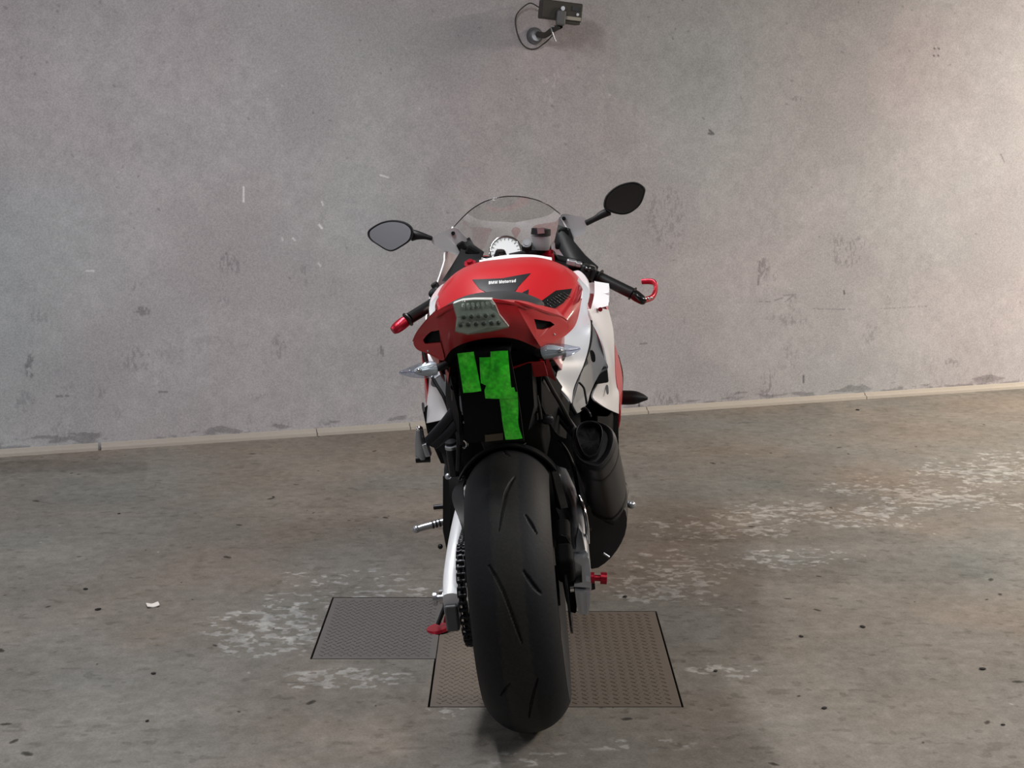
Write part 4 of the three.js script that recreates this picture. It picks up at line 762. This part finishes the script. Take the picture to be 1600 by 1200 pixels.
// --- handlebars, turned to the left
{
  const g = part('handlebar', join([cyl([.12, .93, 1.09], U(939, 434, 1.06), .016), cyl([-.11, .925, 1.03], U(678, 470, .98), .016)]), M.blackPlastic, bike, 'black clip-on handlebar');
  const a = U(937, 434, 1.06), b = U(988, 459, 1.025), c = U(994, 463, 1.02), e = U(1003, 469, 1.016);
  part('grip', bar([[a, .0175], [a.map((v, i) => v * .97 + b[i] * .03), .0165], [b, .0165]], 20, 8), M.grip, g);
  part('grip_flange', cyl(a.map((v, i) => v * 1.02 - b[i] * .02), a, .024, .024), M.grip, g);
  part('grip_flange', cyl(b, b.map((v, i) => v * .9 + c[i] * .1), .021, .021), M.grip, g);
  part('bar_end', bar([[b, .0145], [c, .016], [e, .014], [U(1007, 471, 1.018), .011]], 16, 3), M.blackGloss, g);
  part('lever_guard', bar([[U(1004, 470, 1.02), .006, .009], [U(1012, 468, 1.05), .006, .009], [U(1020, 464, 1.08), .006, .009], [U(1024.5, 453, 1.1), .006, .009], [U(1023, 443, 1.11), .006, .009], [U(1016, 440, 1.12), .006, .009], [U(1003, 440.5, 1.13), .005, .008]], 12, 4), M.redMetal, g, 'red anodised lever guard');
  part('guard_bolt', join([ball(U(1013.5, 467, 1.02), .005), ball(U(1018, 465.5, 1.02), .004)]), M.chrome, g);
  part('brake_lever', bar([[[.19, .895, 1.12], .007, .007], [[.26, .86, 1.14], .006, .01], [[.33, .828, 1.13], .006, .01], [[.36, .815, 1.12], .007, .009]], 10, 4), M.blackGloss, g);
  part('master_cylinder', join([cyl([.14, .94, 1.12], [.215, .915, 1.11], .014), box(U(918, 426, 1.05), [.045, .045, .05], [0, 0, -.4], .01)]), M.blackPlastic, g);
  part('switch_pod', join([box(U(922, 428, 1.05), [.03, .05, .05], [0, 0, -.4], .012), ball(U(918, 421, 1.03), .01)]), M.blackGloss, g);
  part('switch_clamp', join([box(U(893, 411, 1.05), [.03, .02, .03], [0, 0, -.3], .006), box(U(904, 414, 1.05), [.02, .018, .03], [0, 0, -.3], .006)]), M.alu, g);
  const la = U(676, 475, .98), lb = U(638, 499, .885), lc = U(633.5, 502.5, .88), le = U(613.5, 517.5, .86);
  part('grip', bar([[la, .0175], [la.map((v, i) => v * .97 + lb[i] * .03), .0165], [lb, .0165]], 20, 8), M.grip, g);
  part('grip_flange', cyl(lb, lb.map((v, i) => v * .7 + lc[i] * .3), .0215, .0215), M.grip, g);
  part('bar_end', bar([[lc, .0165], [lc.map((v, i) => v * .7 + le[i] * .3), .0172], [lc.map((v, i) => v * .25 + le[i] * .75), .0155], [le, .0105]], 18, 5), M.redMetal, g, 'red anodised bar end');
  part('switch_pod', join([box(U(684, 462, .99), [.04, .05, .05], [0, 0, .5], .012), box(U(680, 447, 1.0), [.02, .02, .03], [0, 0, .4], .005)]), M.blackPlastic, g);
  part('clutch_lever', bar([[[-.19, .86, 1.06], .007], [[-.25, .835, 1.03], .006, .009], [[-.31, .812, .96], .006, .009]], 10, 4), M.blackGloss, g);
  // yoke, fork caps, key barrel, reservoir
  const y = part('top_yoke', slab([[-.135, .93, 1.03], [-.11, .955, 1.05], [0, .957, 1.02], [.11, .962, 1.1], [.14, .94, 1.12], [.1, .925, 1.12], [0, .93, 1.09], [-.1, .92, 1.05]], [0, .012, .03], { round: 3 }), M.blackPlastic, g);
  part('fork_cap', join([cyl([-.109, .945, 1.05], [-.109, .962, 1.04], .021, .019, 6), cyl([-.109, .962, 1.04], [-.109, .97, 1.036], .009)]), M.redMetal, y, 'red fork adjuster');
  part('fork_cap', join([cyl([.118, .945, 1.08], [.118, .968, 1.07], .021, .019, 6), cyl([.118, .968, 1.07], [.118, .977, 1.066], .009)]), M.redMetal, y, 'red fork adjuster');
  part('ignition_barrel', bar([[[-.02, .945, 1.05], .026, .02], [[-.019, .972, 1.046], .02, .017], [[-.0175, .99, 1.042], .013, .012]], 16, 3), M.blackGloss, y);
  part('yoke_bar', bar([[U(796, 400, 1.05), .005, .007], [U(820, 396, 1.06), .006, .008], [U(850, 395, 1.07), .005, .007]], 10, 3), M.blackPlastic, y);
  part('steering_damper_knob', join([cyl(U(823, 382, 1.06), U(823, 380, 1.045), .014, .013), cyl(U(823, 380, 1.045), U(823, 379.6, 1.043), .0085)]), M.alu, y);
  part('damper_body', cyl(U(823, 396, 1.07), U(823, 383, 1.065), .014, .016), M.blackPlastic, y);
  const r = part('brake_fluid_reservoir', loft([U(847, 391, 1.06), U(846.5, 384, 1.06), U(845, 372, 1.06), U(844.5, 369, 1.06)].map((p, i) => { const w = [.02, .0255, .028, .028][i]; const q = []; for (let k = 0; k < 16; k++) { const a = k / 16 * Math.PI * 2; q.push([p[0] + w * Math.cos(a), p[1] - w * .12 * Math.cos(a), p[2] + w * .8 * Math.sin(a)]); } return q; }), { n: 1, m: 3 }), M.reservoir, g, 'cloudy brake fluid reservoir with black cap');
  const cp = U(844.5, 362.5, 1.06); part('reservoir_cap', join([cyl([cp[0], cp[1] - .009, cp[2]], [cp[0] + .003, cp[1] + .008, cp[2]], .029, .028, 20)]), M.blackPlastic, r);
  part('cap_label', slab([U(839, 357, 1.03), U(850, 355.5, 1.03), U(851, 365, 1.03), U(840, 366, 1.03)], [0, 0, .004]), M.alu, r);
  part('reservoir_hose', tube([U(848, 391, 1.06), U(856, 396, 1.08), U(866, 398, 1.1), U(874, 412, 1.12)], .005), M.blackPlastic, g);
}
// --- instruments
{
  const c = U(790, 394, 1.2), n = new THREE.Vector3(0, .42, -.9).normalize(), disc = (r, t0, t1, r2) => cyl([c[0] + n.x * t0, c[1] + n.y * t0, c[2] + n.z * t0], [c[0] + n.x * t1, c[1] + n.y * t1, c[2] + n.z * t1], r, r2, 48);
  const k = part('instrument_cluster', join([disc(.05, -.04, .0, .05), box([c[0] + .095, c[1] - .012, c[2] + .02], [.085, .06, .04], [-.4, 0, 0], .015), box([c[0] - .02, c[1] - .035, c[2] + .015], [.15, .05, .04], [-.4, 0, 0], .015)]), M.blackPlastic, bike);
  part('dial', disc(.0445, .0, .003, .0445), M.dial, k, 'white rev counter face');
  const ring = new THREE.TorusGeometry(.047, .004, 12, 64); ring.applyQuaternion(new THREE.Quaternion().setFromUnitVectors(new THREE.Vector3(0, 0, 1), new THREE.Vector3(n.x, n.y, -n.z))); ring.translate(c[0] + n.x * .003, c[1] + n.y * .003, -(c[2] + n.z * .003)); part('dial_bezel', ring, M.chrome, k);
  const v = new THREE.Vector3(0, .9, .42); for (let i = 0; i < 15; i++) { const a = (-30 + i * 17) * RAD, q = (r) => [c[0] + r * Math.cos(a) + n.x * .004, c[1] + r * Math.sin(a) * v.y + n.y * .004, c[2] + r * Math.sin(a) * v.z + n.z * .004]; part('dial_mark', cyl(q(.036), q(.042), .0008, .0008, 6), M.blackMatt, k); }
  part('needle', cyl([c[0] + n.x * .005, c[1] + n.y * .005, c[2] + n.z * .005], [c[0] - .026, c[1] + .012, c[2]], .0012, .0006, 6), M.redMetal, k);
  part('tank_collar', sheet([[U(752, 404, .99), U(766, 412, .98)], [U(770, 409, .99), U(783, 412, .98)]], { t: .006 }), M.white, k);
  part('front_trim', sheet([[[-.075, .955, .94], [-.075, .975, .955]], [[0, .962, .94], [0, .982, .955]], [[.075, .957, .94], [.075, .976, .955]], [[.13, .945, .94], [.13, .962, .955]]], { n: 3, m: 5, t: .006 }), M.white, tank);
}
// --- upper fairing, screen, mirrors
both((s) => {
  const X = (x, y, z) => [s * x, y, z];
  const f = part('upper_fairing', sheet([
    [X(.163, 1.058, 1.225), X(.152, 1.0, 1.4), X(.105, .93, 1.55), X(.0, .895, 1.63)], [X(.194, .985, 1.215), X(.187, .94, 1.4), X(.13, .885, 1.57), X(.0, .855, 1.655)], [X(.21, .955, 1.19), X(.205, .91, 1.4), X(.138, .86, 1.58), X(.0, .835, 1.665)],
    [X(.258, .895, 1.12), X(.228, .86, 1.38), X(.145, .81, 1.58), X(.0, .79, 1.66)], [X(.284, .862, 1.03), X(.25, .815, 1.35), X(.15, .775, 1.56), X(.0, .755, 1.64)], [X(.279, .81, .98), X(.27, .80, 1.2), X(.225, .79, 1.4), X(.0, .745, 1.62)]].map((r, i) => r.map((q) => s < 0 ? [q[0] * [1, 1, .95, .87, .85, .9][i], q[1], q[2]] : q)), { n: 5, m: 5, t: .004 }), M.white, bike, 'white upper fairing');
  if (s > 0) part('fairing_gill', join([0, 1].map((k) => cyl(X(.255 - k * .004, .842 - k * .014, .999), X(.282 - k * .002, .842 - k * .016, .985), .0035))), M.white, f);
  if (s > 0) part('side_filler', sheet([[X(.245, .875, 1.02), X(.286, .864, 1.02)], [X(.24, .84, .98), X(.283, .835, .985)], [X(.225, .806, .92), X(.277, .81, .95)]], { n: 4, m: 4, t: .004 }), M.white, f);
  const inner = s > 0 ? [U(866, 379, 1.23), U(872, 352, 1.23), U(888, 350, 1.23), U(897, 378, 1.2), U(915, 400, 1.14), U(935, 418, 1.1), U(930, 432, 1.08), U(905, 412, 1.1), U(880, 400, 1.15)] : [U(740, 384, 1.23), U(733, 372, 1.23), U(724, 376, 1.23), U(718, 395, 1.2), U(706, 415, 1.12), U(690, 440, 1.05), U(700, 440, 1.05), U(720, 424, 1.1), U(752, 408, 1.15), U(756, 395, 1.2)];
  part('cockpit_lining', slab(inner, [0, 0, .02]), M.blackPlastic, f);
  part('lining_clip', join(s > 0 ? [box(U(882, 368, 1.22), [.03, .045, .02], [0, 0, .2], .006), box(U(875, 384, 1.2), [.03, .02, .03], [0, 0, 0], .006)] : [box(U(722, 386, 1.22), [.025, .03, .02], [0, 0, .5], .006), box(U(738, 394, 1.2), [.04, .025, .03], [0, 0, -.6], .006)]), M.blackMatt, f);
  // mirror foot
  const o = s > 0 ? [U(878, 335, 1.22), U(896, 337, 1.215), U(914, 341, 1.21), U(916.5, 352, 1.21), U(911, 367, 1.21), U(899, 369, 1.215), U(894, 380, 1.22), U(886, 362, 1.225), U(872, 350, 1.23)] : [U(675, 372, 1.21), U(692, 363, 1.215), U(710, 356, 1.22), U(722, 365, 1.225), U(730, 377, 1.23), U(716, 386, 1.225), U(722, 396, 1.22), U(712, 399, 1.215), U(702, 394, 1.215), U(687, 390, 1.21), U(676, 381, 1.21)];
  const foot = part('mirror_foot', slab(o, [0, -.006, .06], { round: 2 }), M.foot, f);
  part('foot_bolt', cyl(s > 0 ? U(881, 342, 1.215) : U(708, 365, 1.215), s > 0 ? U(881, 342, 1.225) : U(708, 365, 1.225), .006), M.blackMatt, foot);
  // stem and mirror head
  const stem = s > 0 ? [[U(916, 349, 1.21), .007, .009], [U(930, 342, 1.2), .007, .009], [U(942, 335, 1.2), .01, .012], [U(952, 331, 1.205), .014, .012]] : [[U(674, 373, 1.21), .007, .007], [U(664, 370, 1.2), .009, .009], [U(652, 368, 1.2), .012, .014], [U(644, 368, 1.205), .014, .018]];
  const m = part('mirror', bar(stem, 14, 4), M.blackPlastic, bike, s > 0 ? 'black framed mirror showing dark' : 'black framed mirror showing pale grey');
  const px = s > 0 ? [[943, 319], [947.5, 305.6], [962.5, 292.5], [981, 286], [996, 286], [1008, 294], [1008.5, 302], [1002, 319], [990.6, 330], [977.5, 335.6], [962.5, 334.7], [946, 328]] : [[572, 369], [575, 360], [594, 348.7], [614, 344.6], [633, 347], [644, 354], [647, 362], [642.5, 375], [627.5, 386], [614, 393], [603, 392], [588, 384], [577, 377]];
  const cx = px.reduce((a, p) => a + p[0], 0) / px.length, cy = px.reduce((a, p) => a + p[1], 0) / px.length, tilt = MIRROR_TILT(s);
  const C0 = U(cx, cy, 1.19), at = (k, dz) => px.map(([x, y]) => { const q = U(cx + (x - cx) * k, cy + (y - cy) * k, 1.19); return [q[0], q[1], 1.19 + dz + tilt[0] * (q[0] - C0[0]) + tilt[1] * (q[1] - C0[1])]; });
  part('mirror_shell', loft([at(.9, .004), at(.96, .0), at(1.0, .006), at(.97, .018), at(.75, .034), at(.35, .042)], { n: 4, m: 4 }), M.blackPlastic, m);
  part('mirror_glass', slab(spline(at(.895, -.0005), 5, true), [0, 0, .006]), M.mirror, m);
});
function MIRROR_TILT(s) { return s > 0 ? [.12, .1] : [-.35, .1]; }
{
  const top = [[-.158, 1.058, 1.225], [-.121, 1.09, 1.165], [-.09, 1.112, 1.135], [-.05, 1.13, 1.12], [0, 1.138, 1.115], [.05, 1.134, 1.12], [.094, 1.12, 1.135], [.128, 1.1, 1.165], [.163, 1.064, 1.225]];
  const mid = top.map(([x], i) => { const t = x / .16; return [x * .98, 1.056 - .036 * t * t, 1.27 + .06 * t * t]; });
  const low = top.map(([x]) => { const t = x / .16; return [x * .85, .972 - .008 * t * t, 1.46 + .02 * (1 - t * t)]; });
  const end = top.map(([x]) => { const t = x / .16; return [x * .66, .905 + .02 * (1 - t * t), 1.57 + .05 * (1 - t * t)]; });
  const w = part('windscreen', sheet([top, mid, low, end], { n: 4, m: 6, t: 0 }), M.screen, bike, 'clear curved windscreen');
  part('screen_edge', tube(top, .0017, 90, 8), M.blackGloss, w);
}
part('nose_panel', sheet([[[-.105, .93, 1.55], [0, .9, 1.635], [.105, .93, 1.55]], [[-.14, .86, 1.575], [0, .84, 1.665], [.14, .86, 1.575]], [[-.15, .775, 1.56], [0, .755, 1.645], [.15, .775, 1.56]]], { n: 6, m: 5, t: .004 }), M.red);
// --- front end: fork, mudguard, wheel, all turned with the bars
{
  const axis = new THREE.Vector3(0, Math.cos(24 * RAD), Math.sin(24 * RAD)).normalize(), pivot = new THREE.Vector3(0, .95, -1.107), turn = 13 * RAD;
  const st = (g) => { g.translate(-pivot.x, -pivot.y, -pivot.z); g.applyQuaternion(new THREE.Quaternion().setFromAxisAngle(axis, turn)); g.translate(pivot.x, pivot.y, pivot.z); return g; };
  const fy = .3, fz = 1.432, prof = [[-.045, .214], [-.054, .235], [-.06, .252]]; for (let k = 0; k <= 24; k++) { const x = -.06 + k / 24 * .12; prof.push([x, .236 + .064 * Math.sqrt(1 - (x / .064) ** 2)]); } prof.push([.06, .252], [.054, .235], [.045, .214]);
  const w = part('front_wheel', st(wheelLathe([[-.05, .222], [-.052, .214], [-.03, .195], [.03, .195], [.052, .214], [.05, .222], [.03, .205], [-.03, .205], [-.05, .222]], fy, fz)), M.blackGloss);
  part('tyre', st(tyre(prof, 160, fy, fz, null)), M.tread, w); part('hub', st(wheelLathe([[-.06, .015], [-.06, .04], [.06, .04], [.06, .015]], fy, fz, 32)), M.darkMetal, w);
  for (let k = 0; k < 10; k++) { const a = (Math.floor(k / 2) * 72 + (k % 2 ? 12 : -12)) * RAD; part('spoke', st(bar([[[0, fy + .035 * Math.sin(a), fz + .035 * Math.cos(a)], .01, .014], [[0, fy + .2 * Math.sin(a), fz + .2 * Math.cos(a)], .01, .013]], 8, 3)), M.blackGloss, w); }
  for (const s of [-1, 1]) part('brake_disc', st(wheelLathe([[s * .07, .09], [s * .07, .16], [s * .075, .16], [s * .075, .09], [s * .07, .09]], fy, fz, 64)), M.alu, w);
  const fk = part('front_fork', st(join([-1, 1].map((s) => cyl([s * .105, .3, 1.405], [s * .105, .945, 1.095], .026, .03)))), M.darkMetal);
  part('axle', st(cyl([-.13, .3, 1.432], [.13, .3, 1.432], .014)), M.darkMetal, fk);
  for (const s of [-1, 1]) part('fork_foot', st(box([s * .105, .305, 1.42], [.04, .09, .06], [0, 0, 0], .01)), M.blackPlastic, fk);
  for (const s of [-1, 1]) part('brake_caliper', st(box([s * .085, .38, 1.31], [.05, .12, .06], [-.5, 0, 0], .012)), M.blackPlastic, fk);
  part('lower_yoke', st(box([0, .72, 1.2], [.27, .045, .07], [-.42, 0, 0], .012)), M.blackPlastic, fk);
  const rows = []; for (let k = 0; k <= 7; k++) { const a = (150 - k * 17) * RAD, row = []; for (const t of [-75, -40, 0, 40, 75]) { const r = .238 + .085 * Math.cos(t * RAD); row.push([.078 * Math.sin(t * RAD), fy + r * Math.sin(a), fz + r * Math.cos(a)]); } rows.push(row); }
  part('front_mudguard', st(sheet(rows, { n: 3, m: 3, t: .004 })), M.red);
  both((s) => { const h = part('headlight', slab([[s * .03, .87, 1.66], [s * .12, .88, 1.6], [s * .13, .83, 1.6], [s * .04, .8, 1.675]], [0, 0, .012], { round: 3 }), M.lens); part('headlight_bowl', slab([[s * .035, .865, 1.655], [s * .115, .875, 1.595], [s * .125, .835, 1.595], [s * .045, .805, 1.67]], [0, 0, .004], { round: 3 }), M.reflector, h); });
}

// ---------------------------------------------------------------- camera on the wall
{
  const [s0, h0] = onWall(862, 17), c = new THREE.Group(); c.name = 'security_camera'; scene.add(c);
  c.userData = { label: 'small dark box camera on a bracket high on the concrete wall', category: 'security camera' };
  const [bs, bh] = onWall(835, 56); c.position.copy(wallPoint(bs, bh, 0)); c.rotation.y = wallYaw;                     // local: x along the wall, y up, z out
  const put = (n, g, m, p = c, label) => { const o = finish(new THREE.Mesh(g, m)); o.name = n; if (label) o.userData = { label }; p.add(o); return o; };
  const X = s0 - bs - .012, Y = h0 - bh - .01, Zb = .15, R = -.1;
  const b1 = new RoundedBoxGeometry(.176, .076, .06, 2, .006); b1.rotateZ(R); b1.translate(X, Y, Zb); const body = put('camera_body', b1, M.grayBox);
  const local = (g, x, y, z) => { g.translate(x, y, z); g.rotateZ(R); g.translate(X, Y, Zb); return g; };
  put('label_strip', local(new THREE.BoxGeometry(.066, .014, .003), .05, -.026, .031), M.label, body, 'pale label strip');
  put('lower_lip', local(new RoundedBoxGeometry(.068, .012, .05, 2, .003), .05, -.042, 0), M.grayBox, body);
  put('lens_window', local(new THREE.BoxGeometry(.036, .018, .004), .058, .014, .031), M.blackGloss, body);
  const dot = new THREE.CylinderGeometry(.006, .006, .004, 16); dot.rotateX(Math.PI / 2); put('indicator', local(dot, .066, -.008, .032), M.alu, body);
  put('bracket_arm', local(new RoundedBoxGeometry(.04, .062, .022, 2, .008), -.008, -.03, .04), M.frame, body);
  const cl = new THREE.CylinderGeometry(.009, .009, .01, 16); cl.rotateX(Math.PI / 2); put('bracket_screw', local(cl, -.006, .008, .045), M.alu, body);
  const tubeL = (pts, r, n = 40) => new THREE.TubeGeometry(new THREE.CatmullRomCurve3(pts.map((p) => new THREE.Vector3(...p))), n, r, 8);
  const base = new THREE.CylinderGeometry(.034, .036, .014, 28); base.rotateX(Math.PI / 2); base.translate(0, 0, .007); put('wall_base', base, M.frame);
  const b2 = new THREE.CylinderGeometry(.022, .027, .02, 24); b2.rotateX(Math.PI / 2); b2.translate(0, 0, .024); put('ball_joint', b2, M.alu);
  put('neck', tubeL([[.005, .005, .03], [.025, .0, .07], [.045, .02, .11], [X - .005, Y - .06, .165]], .013, 24), M.grayBox);
  put('clamp_wing', join([tubeL([[.03, .035, .13], [.04, .0, .13], [.052, -.028, .13]], .0035, 12), tubeL([[.03, .035, .13], [.055, .03, .14], [.075, .028, .14]], .0035, 12)]), M.alu);
  put('cable', tubeL([[X - .085, Y + .015, .13], [-.04, .13, .04], [-.085, .08, .01], [-.075, .0, .006], [-.045, -.045, .006], [.0, -.055, .006], [.04, -.03, .02], [.05, .0, .1]], .0028, 80), M.grayBox);
}

// ---------------------------------------------------------------- litter on the floor
{
  const [x, z] = onFloor(239, 947), g = new THREE.BoxGeometry(.034, .0025, .03, 6, 1, 4), p = g.attributes.position; for (let i = 0; i < p.count; i++) p.setY(i, p.getY(i) + .004 * Math.sin(p.getX(i) * 90) ** 2 + .0013); g.computeVertexNormals();
  const o = finish(new THREE.Mesh(g, M.paper)); o.name = 'paper_scrap'; o.position.set(x, 0, -z); o.rotation.y = .4; o.userData = { label: 'small white scrap of paper lying on the bare floor', category: 'paper' }; scene.add(o);
  const chip = new THREE.IcosahedronGeometry(.007, 1), cp = chip.attributes.position; for (let i = 0; i < cp.count; i++) { const k = .75 + .5 * noise(cp.getX(i) * 300 + 9, cp.getZ(i) * 300 + cp.getY(i) * 200); cp.setXYZ(i, cp.getX(i) * k * 1.3, cp.getY(i) * .35, cp.getZ(i) * k); } chip.computeVertexNormals(); chip.computeBoundingBox(); chip.translate(0, -chip.boundingBox.min.y, 0);
  [[1567, 1133], [1348, 980], [1288, 1107], [427, 777], [153, 953], [134, 921], [1118, 1049], [1340, 641], [977, 933], [240, 1053], [230, 1127], [1535, 1046], [1252, 995], [186, 803]].forEach(([px, py], i) => {
    const q = finish(new THREE.Mesh(chip, M.chip)); q.name = numbered('debris_chip'); const [a, b] = onFloor(px, py); q.position.set(a, 0, -b); q.rotation.y = i * 1.7; q.scale.setScalar(.6 + .5 * ((i * 37 % 10) / 10)); q.userData = { label: 'tiny dark chip of grit lying on the concrete floor', category: 'debris', group: 'dark chips of grit on the floor' }; scene.add(q);
  });
}
renderer.render(scene, camera);
